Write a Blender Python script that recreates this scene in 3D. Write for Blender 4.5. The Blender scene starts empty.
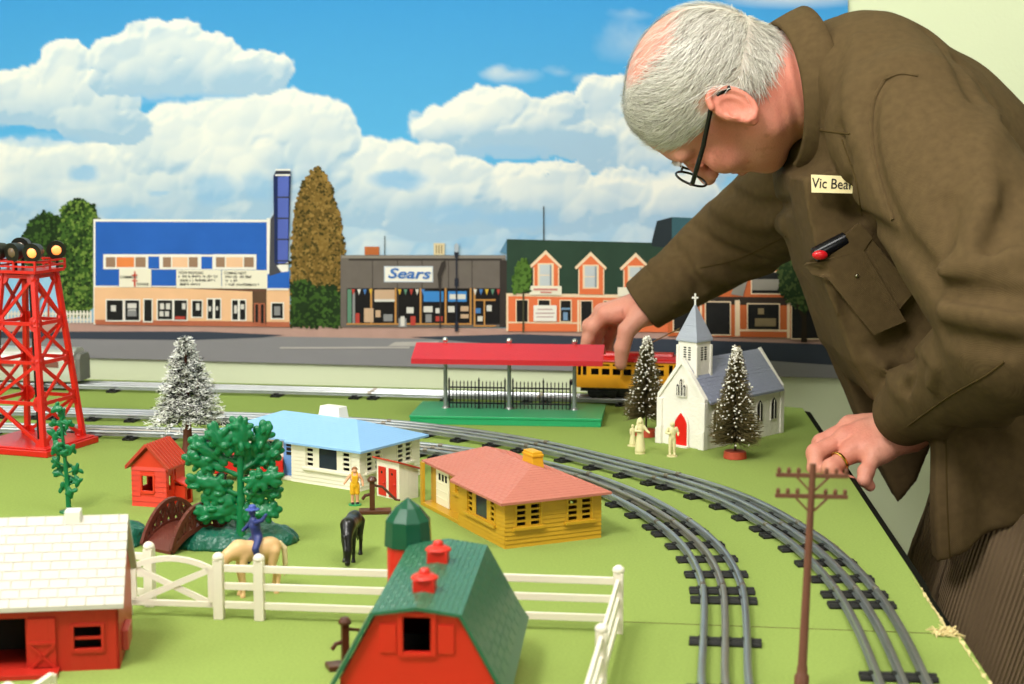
import bpy, bmesh, math, random
import numpy as np
from mathutils import Vector, Matrix
random.seed(7)
COL = bpy.context.scene.collection
T = 0.85                      # table surface height above the floor (m)
FPX = 1700.0                  # focal length for a 1024 px wide frame
PITCH = math.atan(222.0 / FPX)
CH = 0.41                     # camera height above the table surface
CP, SP = math.cos(PITCH), math.sin(PITCH)
PI = math.pi

# ---- photograph geometry: where a point of the photo lies in the room (mm, table top = 0)
def ray(px, py):
    a = (px - 512) / FPX; b = (py - 342) / FPX
    return Vector((a, CP - b * SP, -SP - b * CP))
def at(px, py, z=0.0):
    d = ray(px, py); t = (z - CH * 1000) / d.z
    return (d.x * t, d.y * t, z)
def atY(px, py, Y):
    d = ray(px, py); t = Y / d.y
    return (d.x * t, Y, CH * 1000 + d.z * t)
def G(px, py, d):
    r = ray(px, py)
    return np.array([r.x * d, r.y * d, CH * 1000 + r.z * d])
def ang(p, q): return math.atan2(q[1] - p[1], q[0] - p[0])

# ---- materials
def lin(h):
    h = h.lstrip('#'); o = []
    for i in (0, 2, 4):
        c = int(h[i:i + 2], 16) / 255
        o.append(c / 12.92 if c <= .04045 else ((c + .055) / 1.055) ** 2.4)
    return (*o, 1.0)
MATS = {}
def mat(name, col, rough=.45, metal=0, var=.06, vscale=60, bump=0, bscale=200, spec=.4, emit=None, estr=0, kind=None, kscale=1, kdist=.3, sheen=0, sss=0):
    """colour with a little noise, optional bump: noise / siding / tile / brick / plank / twill"""
    if name in MATS: return MATS[name]
    m = bpy.data.materials.new(name); m.use_nodes = True
    n = m.node_tree.nodes; l = m.node_tree.links; b = n['Principled BSDF']
    b.inputs['Roughness'].default_value = rough; b.inputs['Metallic'].default_value = metal
    b.inputs['Specular IOR Level'].default_value = spec
    c = lin(col)
    if name.startswith('print_'): c = (*[x * .88 for x in c[:3]], 1)
    tc = n.new('ShaderNodeTexCoord')
    nz = n.new('ShaderNodeTexNoise'); nz.inputs['Scale'].default_value = vscale; nz.inputs['Detail'].default_value = 4
    l.new(tc.outputs['Object'], nz.inputs['Vector'])
    mx = n.new('ShaderNodeMix'); mx.data_type = 'RGBA'
    mx.inputs[6].default_value = (*[x * (1 - var) for x in c[:3]], 1); mx.inputs[7].default_value = (*[min(1, x * (1 + var)) for x in c[:3]], 1)
    l.new(nz.outputs['Fac'], mx.inputs[0]); l.new(mx.outputs[2], b.inputs['Base Color'])
    if sheen: b.inputs['Sheen Weight'].default_value = sheen; b.inputs['Sheen Roughness'].default_value = .6
    if sss:
        b.inputs['Subsurface Weight'].default_value = sss; b.inputs['Subsurface Radius'].default_value = (.006, .0025, .0015); b.inputs['Subsurface Scale'].default_value = 1
    if emit: b.inputs['Emission Color'].default_value = lin(emit); b.inputs['Emission Strength'].default_value = estr
    h = None
    if kind in ('siding', 'plank', 'twill', 'cord'):
        sx = n.new('ShaderNodeSeparateXYZ'); l.new(tc.outputs['Object'], sx.inputs[0])
        mm = n.new('ShaderNodeMath'); mm.operation = 'MULTIPLY'; mm.inputs[1].default_value = kscale
        if kind == 'siding': l.new(sx.outputs['Z'], mm.inputs[0])
        else:
            ad = n.new('ShaderNodeMath'); ad.operation = 'ADD'
            l.new(sx.outputs['X'], ad.inputs[0]); l.new(sx.outputs['Y'], ad.inputs[1])
            if kind == 'twill':
                a2 = n.new('ShaderNodeMath'); a2.operation = 'ADD'; l.new(ad.outputs[0], a2.inputs[0]); l.new(sx.outputs['Z'], a2.inputs[1]); ad = a2
            l.new(ad.outputs[0], mm.inputs[0])
        fr = n.new('ShaderNodeMath'); fr.operation = 'FRACT'; l.new(mm.outputs[0], fr.inputs[0])
        if kind == 'plank':
            pp = n.new('ShaderNodeMath'); pp.operation = 'GREATER_THAN'; pp.inputs[1].default_value = .14; l.new(fr.outputs[0], pp.inputs[0]); h = pp.outputs[0]
        elif kind in ('twill', 'cord'):
            pp = n.new('ShaderNodeMath'); pp.operation = 'PINGPONG'; pp.inputs[1].default_value = .5; l.new(fr.outputs[0], pp.inputs[0]); h = pp.outputs[0]
        else:
            iv = n.new('ShaderNodeMath'); iv.operation = 'SUBTRACT'; iv.inputs[0].default_value = 1; l.new(fr.outputs[0], iv.inputs[1]); h = iv.outputs[0]
    elif kind in ('tile', 'brick'):
        uv = n.new('ShaderNodeUVMap')
        br = n.new('ShaderNodeTexBrick'); br.inputs['Scale'].default_value = kscale; br.inputs['Mortar Size'].default_value = .05
        br.inputs['Color1'].default_value = (1, 1, 1, 1); br.inputs['Color2'].default_value = (.85, .85, .85, 1); br.inputs['Mortar'].default_value = (0, 0, 0, 1)
        br.inputs['Brick Width'].default_value = .6; br.inputs['Row Height'].default_value = .3
        l.new(uv.outputs['UV'], br.inputs['Vector']); h = br.outputs['Color']
    if h is not None or bump:
        bp = n.new('ShaderNodeBump')
        if h is not None:
            bp.inputs['Distance'].default_value = kdist * .001; bp.inputs['Strength'].default_value = 1
            l.new(h, bp.inputs['Height'])
        if bump:
            n2 = n.new('ShaderNodeTexNoise'); n2.inputs['Scale'].default_value = bscale; n2.inputs['Detail'].default_value = 3
            l.new(tc.outputs['Object'], n2.inputs['Vector'])
            b2 = n.new('ShaderNodeBump'); b2.inputs['Distance'].default_value = bump * .001; b2.inputs['Strength'].default_value = 1
            l.new(n2.outputs['Fac'], b2.inputs['Height'])
            if h is not None: l.new(bp.outputs[0], b2.inputs['Normal'])
            bp = b2
        l.new(bp.outputs[0], b.inputs['Normal'])
    MATS[name] = m
    return m
def attr_mat(name, attr='Col', rough=.8, spec=.2, bump=0, bscale=300, sss=0, mul=.06):
    m = bpy.data.materials.new(name); m.use_nodes = True
    n = m.node_tree.nodes; l = m.node_tree.links; b = n['Principled BSDF']
    b.inputs['Roughness'].default_value = rough; b.inputs['Specular IOR Level'].default_value = spec
    a = n.new('ShaderNodeAttribute'); a.attribute_name = attr
    tc = n.new('ShaderNodeTexCoord'); nz = n.new('ShaderNodeTexNoise'); nz.inputs['Scale'].default_value = bscale; nz.inputs['Detail'].default_value = 3
    l.new(tc.outputs['Object'], nz.inputs['Vector'])
    mr = n.new('ShaderNodeMapRange'); mr.inputs['To Min'].default_value = 1 - mul; mr.inputs['To Max'].default_value = 1 + mul
    l.new(nz.outputs['Fac'], mr.inputs['Value'])
    mx = n.new('ShaderNodeVectorMath'); mx.operation = 'SCALE'
    l.new(a.outputs['Color'], mx.inputs[0]); l.new(mr.outputs[0], mx.inputs['Scale']); l.new(mx.outputs[0], b.inputs['Base Color'])
    if bump:
        bp = n.new('ShaderNodeBump'); bp.inputs['Distance'].default_value = bump * .001
        l.new(nz.outputs['Fac'], bp.inputs['Height']); l.new(bp.outputs[0], b.inputs['Normal'])
    if sss:
        b.inputs['Subsurface Weight'].default_value = sss; b.inputs['Subsurface Radius'].default_value = (.006, .0025, .0015); b.inputs['Subsurface Scale'].default_value = 1
    return m

# ---- things
def thing(name, label, cat, loc=(0, 0, 0), rz=0.0, group=None):
    o = bpy.data.objects.new(name, None); COL.objects.link(o); o.empty_display_size = .02
    o.location = (loc[0] / 1000, loc[1] / 1000, loc[2] / 1000 + T); o.rotation_euler = (0, 0, rz)
    tag(o, label, cat, group); return o
def tag(o, label=None, cat=None, group=None, kind=None):
    for k, v in (('label', label), ('category', cat), ('group', group), ('kind', kind)):
        if v: o[k] = v
    return o
def dup(root, loc, rz, label, group=None):
    r = root.copy(); COL.objects.link(r); r.location = (loc[0] / 1000, loc[1] / 1000, loc[2] / 1000 + T); r.rotation_euler = (0, 0, rz)
    r['label'] = label
    if group: r['group'] = group
    for ch in list(root.children):
        c = ch.copy(); COL.objects.link(c); c.parent = r
        for g in list(ch.children):
            d = g.copy(); COL.objects.link(d); d.parent = c
    return r

class MB:
    """collects shapes in mm, builds ONE mesh object"""
    def __init__(s): s.v = []; s.f = []; s.m = []; s.uv = {}
    def add(s, vs, fs, mi=0):
        o = len(s.v); s.v += [tuple(map(float, p)) for p in vs]
        for f in fs: s.f.append([i + o for i in f]); s.m.append(mi)
        return s
    def bx(s, x0, x1, y0, y1, z0, z1, mi=0):
        return s.add([(x0, y0, z0), (x1, y0, z0), (x1, y1, z0), (x0, y1, z0), (x0, y0, z1), (x1, y0, z1), (x1, y1, z1), (x0, y1, z1)],
                     [(3, 2, 1, 0), (4, 5, 6, 7), (0, 1, 5, 4), (1, 2, 6, 5), (2, 3, 7, 6), (3, 0, 4, 7)], mi)
    def bar(s, p, q, w, h=None, mi=0, up=(0, 0, 1)):
        """square bar from p to q, w across, h in the up direction"""
        p, q, up = Vector(p), Vector(q), Vector(up); h = h or w
        d = (q - p).normalized()
        if abs(d.dot(up)) > .98: up = Vector((1, 0, 0))
        a = d.cross(up).normalized() * w / 2; b = a.cross(d).normalized() * h / 2
        vs = [e + i * a + j * b for e in (p, q) for i, j in ((-1, -1), (1, -1), (1, 1), (-1, 1))]
        return s.add(vs, [(3, 2, 1, 0), (4, 5, 6, 7), (0, 1, 5, 4), (1, 2, 6, 5), (2, 3, 7, 6), (3, 0, 4, 7)], mi)
    def cyl(s, p, q, r0, r1=None, n=12, mi=0, caps=True):
        r1 = r0 if r1 is None else r1
        return s.tube([p, q], [r0, r1], n, mi, caps)
    def tube(s, pts, r, n=8, mi=0, caps=True, flat=None):
        pts = [Vector(p) for p in pts]; rs = r if isinstance(r, (list, tuple)) else [r] * len(pts)
        o = len(s.v); prev = None
        for i, p in enumerate(pts):
            d = (pts[min(i + 1, len(pts) - 1)] - pts[max(i - 1, 0)]).normalized()
            if prev is None:
                u = Vector((0, 0, 1)) if abs(d.z) < .9 else Vector((1, 0, 0))
                a = d.cross(u).normalized()
            else:
                a = (prev - d * prev.dot(d)).normalized()
            prev = a; b = d.cross(a)
            for k in range(n):
                t = 2 * PI * k / n
                s.v.append(tuple(p + a * math.cos(t) * rs[i] + b * math.sin(t) * rs[i] * (flat or 1)))
        for i in range(len(pts) - 1):
            for k in range(n):
                s.f.append([o + i * n + k, o + i * n + (k + 1) % n, o + (i + 1) * n + (k + 1) % n, o + (i + 1) * n + k]); s.m.append(mi)
        if caps:
            s.f.append([o + k for k in range(n)][::-1]); s.m.append(mi)
            e = o + (len(pts) - 1) * n; s.f.append([e + k for k in range(n)]); s.m.append(mi)
        return s
    def lathe(s, prof, n=24, c=(0, 0), mi=0, ph=0):
        o = len(s.v)
        for r, z in prof:
            for k in range(n):
                t = 2 * PI * k / n + ph; s.v.append((c[0] + r * math.cos(t), c[1] + r * math.sin(t), z))
        for i in range(len(prof) - 1):
            for k in range(n):
                s.f.append([o + i * n + k, o + i * n + (k + 1) % n, o + (i + 1) * n + (k + 1) % n, o + (i + 1) * n + k]); s.m.append(mi)
        s.f.append([o + k for k in range(n)][::-1]); s.m.append(mi)
        e = o + (len(prof) - 1) * n; s.f.append([e + k for k in range(n)]); s.m.append(mi)
        return s
    def prism(s, poly, axis, a, b, mi=0):
        """2D polygon extruded along axis from a to b; poly in the other two axes"""
        k = len(poly); vs = []
        for e in (a, b):
            for (u, w) in poly:
                vs.append({'x': (e, u, w), 'y': (u, e, w), 'z': (u, w, e)}[axis])
        fs = [list(range(k))[::-1], list(range(k, 2 * k))] + [[i, (i + 1) % k, k + (i + 1) % k, k + i] for i in range(k)]
        return s.add(vs, fs, mi)
    def ball(s, c, r, nu=12, nv=8, mi=0):
        r = (r, r, r) if not isinstance(r, (tuple, list)) else r
        o = len(s.v); vs = [(c[0], c[1], c[2] - r[2])]
        for j in range(1, nv):
            p = -PI / 2 + PI * j / nv
            for i in range(nu):
                t = 2 * PI * i / nu; vs.append((c[0] + r[0] * math.cos(p) * math.cos(t), c[1] + r[1] * math.cos(p) * math.sin(t), c[2] + r[2] * math.sin(p)))
        vs.append((c[0], c[1], c[2] + r[2])); fs = []
        for i in range(nu): fs.append((0, 1 + (i + 1) % nu, 1 + i))
        for j in range(nv - 2):
            for i in range(nu): fs.append((1 + j * nu + i, 1 + j * nu + (i + 1) % nu, 1 + (j + 1) * nu + (i + 1) % nu, 1 + (j + 1) * nu + i))
        e = len(vs) - 1
        for i in range(nu): fs.append((e, 1 + (nv - 2) * nu + i, 1 + (nv - 2) * nu + (i + 1) % nu))
        return s.add(vs, fs, mi)
    def wall(s, p0, p1, z0, z1, holes=(), th=1.6, mi=0, ztop=None):
        """upright wall from p0 to p1 with rectangular holes (u0,u1,z0,z1); thickness to the left of p0->p1"""
        p0 = Vector((*p0, 0)); p1 = Vector((*p1, 0)); L = (p1 - p0).length; d = (p1 - p0) / L; nrm = Vector((-d.y, d.x, 0)) * th
        us = sorted({0, L, *[h[0] for h in holes], *[h[1] for h in holes]}); zs = sorted({z0, z1, *[h[2] for h in holes], *[h[3] for h in holes]})
        def solid(i, j):
            if i < 0 or j < 0 or i >= len(us) - 1 or j >= len(zs) - 1: return False
            cu, cz = (us[i] + us[i + 1]) / 2, (zs[j] + zs[j + 1]) / 2
            return not any(h[0] < cu < h[1] and h[2] < cz < h[3] for h in holes)
        P = lambda u, z, b: tuple(p0 + d * u + (nrm if b else Vector()) + Vector((0, 0, z)))
        for i in range(len(us) - 1):
            for j in range(len(zs) - 1):
                if not solid(i, j): continue
                u0, u1, a, c = us[i], us[i + 1], zs[j], zs[j + 1]
                s.add([P(u0, a, 0), P(u1, a, 0), P(u1, c, 0), P(u0, c, 0)], [(0, 1, 2, 3)], mi)
                s.add([P(u0, a, 1), P(u1, a, 1), P(u1, c, 1), P(u0, c, 1)], [(3, 2, 1, 0)], mi)
                if not solid(i - 1, j): s.add([P(u0, a, 0), P(u0, c, 0), P(u0, c, 1), P(u0, a, 1)], [(0, 1, 2, 3)], mi)
                if not solid(i + 1, j): s.add([P(u1, a, 0), P(u1, a, 1), P(u1, c, 1), P(u1, c, 0)], [(0, 1, 2, 3)], mi)
                if not solid(i, j - 1): s.add([P(u0, a, 0), P(u0, a, 1), P(u1, a, 1), P(u1, a, 0)], [(0, 1, 2, 3)], mi)
                if not solid(i, j + 1): s.add([P(u0, c, 0), P(u1, c, 0), P(u1, c, 1), P(u0, c, 1)], [(0, 1, 2, 3)], mi)
        return s
    def courses(s, a, b, c, d, rows, cols=0, r=.32, mi=0):
        """raised shingle courses on a roof face: eave a-b, ridge d-c"""
        a, b, c, d = map(Vector, (a, b, c, d))
        for i in range(1, rows):
            t = i / rows; p, q = a.lerp(d, t), b.lerp(c, t)
            if (q - p).length > .5: s.tube([p, q], r, 4, mi)
        n = Vector(b - a).length
        for j in range(1, cols):
            u = j / cols; p = a.lerp(b, u)
            for i in range(rows):
                if (i + j) % 2: continue
                t0, t1 = i / rows, (i + 1) / rows; x = n * u; lo = (d - a).dot((b - a) / n); hi = (c - a).dot((b - a) / n)
                l1 = lo * t1; h1 = n + (hi - n) * t1
                if l1 < x < h1:
                    w_ = (d - a) - (b - a) / n * lo; p0 = a + (b - a) / n * x + w_ * t0; p1 = a + (b - a) / n * x + w_ * t1; s.tube([p0, p1], r * .8, 4, mi)
        return s
    def clap(s, p0, p1, z0, z1, holes=(), pitch=4.2, out=.75, mi=0):
        """clapboard: overlapping wedge boards along a wall, broken at the openings"""
        p0 = Vector((*p0, 0)); p1 = Vector((*p1, 0)); L = (p1 - p0).length; d = (p1 - p0) / L; nr = Vector((d.y, -d.x, 0))
        z = z0
        while z < z1 - .5:
            zt = min(z + pitch, z1); cuts = sorted((max(0, h[0] - 2), min(L, h[1] + 2)) for h in holes if h[2] - 2.5 < zt and h[3] + 2 > z); u = 0; seg = []
            for a, b in cuts:
                if a > u: seg.append((u, a))
                u = max(u, b)
            if u < L: seg.append((u, L))
            for a, b in seg:
                q = lambda u_, o_, z_: tuple(p0 + d * u_ + nr * o_ + Vector((0, 0, z_)))
                s.add([q(a, 0, z), q(a, out, z), q(a, .05, zt), q(b, 0, z), q(b, out, z), q(b, .05, zt)], [(0, 1, 2), (3, 5, 4), (0, 3, 4, 1), (1, 4, 5, 2)], mi)
            z += pitch
        return s
    def build(s, name, mats, parent=None, smooth=False, bevel=0, M=None, uvbox=0, recalc=True, merge=True, seg=2):
        me = bpy.data.meshes.new(name)
        v = np.array(s.v, dtype=float) / 1000
        me.from_pydata(v.tolist(), [], s.f)
        for m in (mats if isinstance(mats, (list, tuple)) else [mats]): me.materials.append(m)
        if len(s.m) == len(me.polygons): me.polygons.foreach_set('material_index', s.m)
        bm = bmesh.new(); bm.from_mesh(me)
        if merge: bmesh.ops.remove_doubles(bm, verts=bm.verts, dist=1e-6)
        if recalc: bmesh.ops.recalc_face_normals(bm, faces=bm.faces)
        if uvbox:
            ul = bm.loops.layers.uv.new('UVMap')
            for f in bm.faces:
                nn = f.normal; e = max(f.edges, key=lambda e: abs((e.verts[0].co - e.verts[1].co).z) < 1e-5 and (e.verts[0].co - e.verts[1].co).length)
                up = Vector((0, 0, 1)) - nn * nn.z
                up = up.normalized() if up.length > .05 else Vector((0, 1, 0))
                a = up.cross(nn)
                for lp in f.loops: lp[ul].uv = (lp.vert.co.dot(a) * uvbox, lp.vert.co.dot(up) * uvbox)
        if smooth: 
            for f in bm.faces: f.smooth = True
        bm.to_mesh(me); bm.free()
        o = bpy.data.objects.new(name, me); COL.objects.link(o)
        if parent: o.parent = parent
        if M is not None: o.matrix_local = M
        if bevel:
            b = o.modifiers.new('b', 'BEVEL'); b.width = bevel / 1000; b.segments = seg; b.limit_method = 'ANGLE'; b.angle_limit = .6
        if smooth and smooth != 'full':
            me.set_sharp_from_angle(angle=.7)
        return o

# ---- signed distance shapes -> mesh (surface nets)
def sph(p, c, r): return np.linalg.norm(p - np.array(c, float), axis=1) - r
def ell(p, c, r, R=None):
    q = p - np.array(c, float)
    if R is not None: q = q @ np.array(R, float)
    r = np.array(r, float); k0 = np.linalg.norm(q / r, axis=1); k1 = np.linalg.norm(q / (r * r), axis=1)
    return k0 * (k0 - 1) / np.maximum(k1, 1e-9)
def cone(p, a, b, ra, rb):
    a = np.array(a, float); b = np.array(b, float); ab = b - a
    t = np.clip(((p - a) @ ab) / max(ab @ ab, 1e-9), 0, 1)
    return np.linalg.norm(p - a - t[:, None] * ab, axis=1) - (ra + (rb - ra) * t)
def chain(p, pts, rs, k=0):
    d = None
    for i in range(len(pts) - 1):
        e = cone(p, pts[i], pts[i + 1], rs[i], rs[i + 1]); d = e if d is None else (smin(d, e, k) if k else np.minimum(d, e))
    return d
def smin(a, b, k):
    h = np.maximum(k - np.abs(a - b), 0) / k
    return np.minimum(a, b) - h * h * k * .25
def smax(a, b, k): return -smin(-a, -b, k)
def sbox(p, c, h, r=0, R=None):
    q = p - np.array(c, float)
    if R is not None: q = q @ np.array(R, float)
    q = np.abs(q) - (np.array(h, float) - r)
    return np.linalg.norm(np.maximum(q, 0), axis=1) + np.minimum(q.max(axis=1), 0) - r
def spoly(p2, poly):
    """distance to a 2D polygon, negative inside"""
    poly = np.array(poly, float); d = np.full(len(p2), 1e18); s = np.ones(len(p2))
    for i in range(len(poly)):
        a = poly[i]; b = poly[i - 1]; e = b - a; w = p2 - a
        t = np.clip((w @ e) / (e @ e), 0, 1); d = np.minimum(d, ((w - t[:, None] * e) ** 2).sum(1))
        c1 = p2[:, 1] >= a[1]; c2 = p2[:, 1] < b[1]; c3 = e[0] * w[:, 1] > e[1] * w[:, 0]
        s = np.where((c1 & c2 & c3) | (~c1 & ~c2 & ~c3), -s, s)
    return s * np.sqrt(d)
def nets(fn, lo, hi, h):
    lo = np.array(lo, float); hi = np.array(hi, float); n = np.ceil((hi - lo) / h).astype(int) + 1
    # coarse pass finds the blocks near the surface
    B = 8; nb = -(-n // B)
    cx = [lo[i] + (np.arange(nb[i]) + .5) * B * h for i in range(3)]
    C = np.stack(np.meshgrid(*cx, indexing='ij'), -1).reshape(-1, 3)
    cd = fn(C); act = (np.abs(cd) < B * h * 1.3).reshape(nb)
    V = np.where(cd.reshape(nb) < 0, -1e3, 1e3).repeat(B, 0).repeat(B, 1).repeat(B, 2)[:n[0], :n[1], :n[2]].copy()
    idx = np.nonzero(act.repeat(B, 0).repeat(B, 1).repeat(B, 2)[:n[0], :n[1], :n[2]])
    pts = lo + np.stack(idx, 1) * h
    out = np.empty(len(pts))
    for i in range(0, len(pts), 400000): out[i:i + 400000] = fn(pts[i:i + 400000])
    V[idx] = out
    S = V < 0; m = np.zeros(tuple(n - 1), bool); corners = [(i, j, k) for i in (0, 1) for j in (0, 1) for k in (0, 1)]
    sl = lambda c: tuple(slice(c[a], n[a] - 1 + c[a]) for a in range(3))
    cnt = sum(S[sl(c)].astype(np.int8) for c in corners); m = (cnt > 0) & (cnt < 8)
    ci = np.stack(np.nonzero(m), 1); acc = np.zeros((len(ci), 3)); num = np.zeros(len(ci))
    for c in corners:
        for a in range(3):
            if c[a]: continue
            c2 = list(c); c2[a] = 1
            i1 = ci + np.array(c); i2 = ci + np.array(c2); v1 = V[tuple(i1.T)]; v2 = V[tuple(i2.T)]
            x = (v1 < 0) != (v2 < 0); t = np.where(x, v1 / np.where(x, v1 - v2, 1), 0)
            q = np.array(c, float)[None].repeat(len(ci), 0); q[:, a] += t
            acc += np.where(x[:, None], q, 0); num += x
    verts = lo + (ci + acc / num[:, None]) * h
    gid = np.full(tuple(n - 1), -1); gid[m] = np.arange(len(ci)); faces = []
    for a in range(3):
        b, c = (a + 1) % 3, (a + 2) % 3
        s1 = [slice(None)] * 3; s2 = [slice(None)] * 3; s1[a] = slice(0, -1); s2[a] = slice(1, None)
        e = S[tuple(s1)] != S[tuple(s2)]
        ii = np.stack(np.nonzero(e), 1); ok = (ii[:, b] > 0) & (ii[:, c] > 0) & (ii[:, b] < n[b] - 1) & (ii[:, c] < n[c] - 1); ii = ii[ok]
        ub = np.eye(3, dtype=int)[b]; uc = np.eye(3, dtype=int)[c]
        q = np.stack([gid[tuple((ii - ub - uc).T)], gid[tuple((ii - uc).T)], gid[tuple(ii.T)], gid[tuple((ii - ub).T)]], 1)
        flip = ~S[tuple(ii.T)]; q[flip] = q[flip][:, ::-1]
        faces.append(q[(q >= 0).all(1)])
    return verts, np.concatenate(faces)
def sdf_obj(name, fn, lo, hi, h, m, parent=None, M=None, colfn=None):
    v, f = nets(fn, lo, hi, h)
    return np_obj(name, v, f, m, parent, M, colfn)
def np_obj(name, v, f, m, parent=None, M=None, colfn=None, smooth=True):
    me = bpy.data.meshes.new(name); me.from_pydata((v / 1000).tolist(), [], f.tolist() if hasattr(f, 'tolist') else f)
    me.materials.append(m)
    if smooth: me.polygons.foreach_set('use_smooth', [True] * len(me.polygons))
    if colfn is not None:
        c = colfn(v); a = me.color_attributes.new('Col', 'FLOAT_COLOR', 'POINT')
        a.data.foreach_set('color', np.concatenate([c, np.ones((len(c), 1))], 1).ravel().astype(np.float32))
    o = bpy.data.objects.new(name, me); COL.objects.link(o)
    if parent: o.parent = parent
    if M is not None: o.matrix_local = M
    return o
def vnoise(p, seed=0):
    """cheap value noise, p: N x 3"""
    i = np.floor(p).astype(np.int64); f = p - i; f = f * f * (3 - 2 * f); r = 0
    for dx in (0, 1):
        for dy in (0, 1):
            for dz in (0, 1):
                hsh = ((i[:, 0] + dx) * 374761393 + (i[:, 1] + dy) * 668265263 + (i[:, 2] + dz) * 2147483647 + seed * 974711) & 0xffffffff
                hsh = ((hsh ^ (hsh >> 13)) * 1274126177) & 0xffffffff; hsh = (hsh ^ (hsh >> 16)) & 0xffff
                w = (f[:, 0] if dx else 1 - f[:, 0]) * (f[:, 1] if dy else 1 - f[:, 1]) * (f[:, 2] if dz else 1 - f[:, 2])
                r = r + w * (hsh / 65535.0)
    return r
def fbm(p, o=4, seed=0):
    r = 0; a = .5
    for i in range(o): r = r + a * (vnoise(p * 2 ** i, seed + i) - .5); a *= .5
    return r
def text_obj(name, s, size, m, parent, M, depth=.05, bold=0, shear=0, align='CENTER', sx=1):
    cu = bpy.data.curves.new(name, 'FONT'); cu.body = s; cu.size = size / 1000; cu.extrude = depth / 1000; cu.offset = bold / 1000; cu.shear = shear
    cu.align_x = align; cu.align_y = 'CENTER'; cu.resolution_u = 3
    o = bpy.data.objects.new(name, cu); COL.objects.link(o)
    dg = bpy.context.evaluated_depsgraph_get(); me = bpy.data.meshes.new_from_object(o.evaluated_get(dg)); bpy.data.objects.remove(o)
    if sx != 1:
        for vv in me.vertices: vv.co.x *= sx
    me.materials.clear(); me.materials.append(m)
    o = bpy.data.objects.new(name, me); COL.objects.link(o)
    if parent: o.parent = parent
    o.matrix_local = M
    return o
def spline(pts, step):
    """Catmull-Rom through points, resampled evenly and smoothed (N x 2)"""
    p = np.array(pts, float); p = np.vstack([2 * p[0] - p[1], p, 2 * p[-1] - p[-2]]); o = []
    for i in range(1, len(p) - 2):
        for t in np.linspace(0, 1, 24, endpoint=False):
            a, b, c, d = p[i - 1:i + 3]
            o.append(.5 * (2 * b + (c - a) * t + (2 * a - 5 * b + 4 * c - d) * t * t + (3 * b - a - 3 * c + d) * t ** 3))
    o = np.array(o + [p[-2]]); s = np.concatenate([[0], np.cumsum(np.linalg.norm(np.diff(o, axis=0), axis=1))])
    n = int(s[-1] / step); u = np.linspace(0, s[-1], n + 1)
    return np.stack([np.interp(u, s, o[:, k]) for k in range(o.shape[1])], 1)
def smooth_line(o, it):
    o = o.copy()
    for _ in range(it): o[1:-1] = (o[:-2] + 2 * o[1:-1] + o[2:]) / 4
    return o
# =====================================================================  SETTING, TABLE, TRACKS
M_wall = mat('wall_paint', '#d3dcb9', rough=.8, var=.02, vscale=3, bump=.3, bscale=180)
M_floor = mat('floor_tile', '#7d776c', rough=.5, var=.08, vscale=6)
WA = math.atan(-.167)                                   # the back wall runs along this direction
def wallY(x): return 2720 - .167 * x
def struct(name, mb, m, **k): return tag(mb.build(name, m, None, **k), kind='structure')
o = struct('floor', MB().bx(-3000, 3200, -1500, 3300, -40, 0), M_floor)
o = struct('wall_back', MB().bx(-3000, 3200, 0, 80, 0, 2700), M_wall); o.location = (0, 2.72, 0); o.rotation_euler = (0, 0, WA)
struct('ceiling', MB().bx(-3000, 3200, -1500, 3300, 2700, 2740), mat('ceiling_paint', '#e8e6dc', rough=.9, var=.01))
struct('wall_left', MB().bx(-3080, -3000, -1500, 3300, 0, 2700), M_wall)
struct('wall_right', MB().bx(3120, 3200, -1500, 3300, 0, 2700), M_wall)
struct('wall_front', MB().bx(-3000, 3200, -1580, -1500, 0, 2700), M_wall)

M_green = mat('green_felt', '#84974d', rough=.95, var=.20, vscale=420, bump=.25, bscale=900, spec=.1)
M_raw = mat('raw_board_edge', '#d8c48c', rough=.9, var=.12, vscale=120, bump=.4, bscale=300)
M_seam = mat('board_side', '#6a5836', rough=.95, var=.2, vscale=100)
M_blackcloth = mat('black_cloth', '#14140f', rough=.95, spec=.05)
M_wood = mat('table_wood', '#7a6248', rough=.7, var=.1, vscale=20)
table = thing('layout_table', 'long table covered in green felt carrying the whole toy railway village', 'table', (-300, 1500, -850))
TO = Vector((-300, 1500, -850))
def trel(x, y, z): return (x - TO.x, y - TO.y, z - TO.z)
ER = lambda y: 418 + (y - 2408) / 1205 * 71             # right edge of the table
SEAM = lambda x: 1359 - (x - 91) * .128
def slab(name, poly, z0, z1, mats, parent, tl, **k):
    mb = MB(); n = len(poly); vs = [trel(x, y, z) for z in (z0, z1) for x, y in poly]
    mb.add(vs, [list(range(n))[::-1]], 1); mb.add(vs, [list(range(n, 2 * n))], 0)
    mb.add(vs, [[i, (i + 1) % n, n + (i + 1) % n, n + i] for i in range(n)], 1)
    return mb.build(name, mats, parent, **k)
xs = 352
slab('rear_board', [(-1300, SEAM(-1300) + 1), (347, SEAM(347) + 1), (353, 1345), (ER(1500), 1500), (ER(1900), 1900), (417, 2408), (130, 2546), (-1300, 2785)], -16, 0, (M_green, M_seam), table, 0)
slab('front_board', [(-1300, 500), (ER(500) + 1, 500), (ER(1000) + 4, 1000), (ER(1318) + 6, 1318), (338, SEAM(338) - 1.0), (100, SEAM(100) - .6), (-200, SEAM(-200) - 1.2), (-1300, SEAM(-1300) - .8)], -16, 0, (M_green, M_seam), table, 0)
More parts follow.
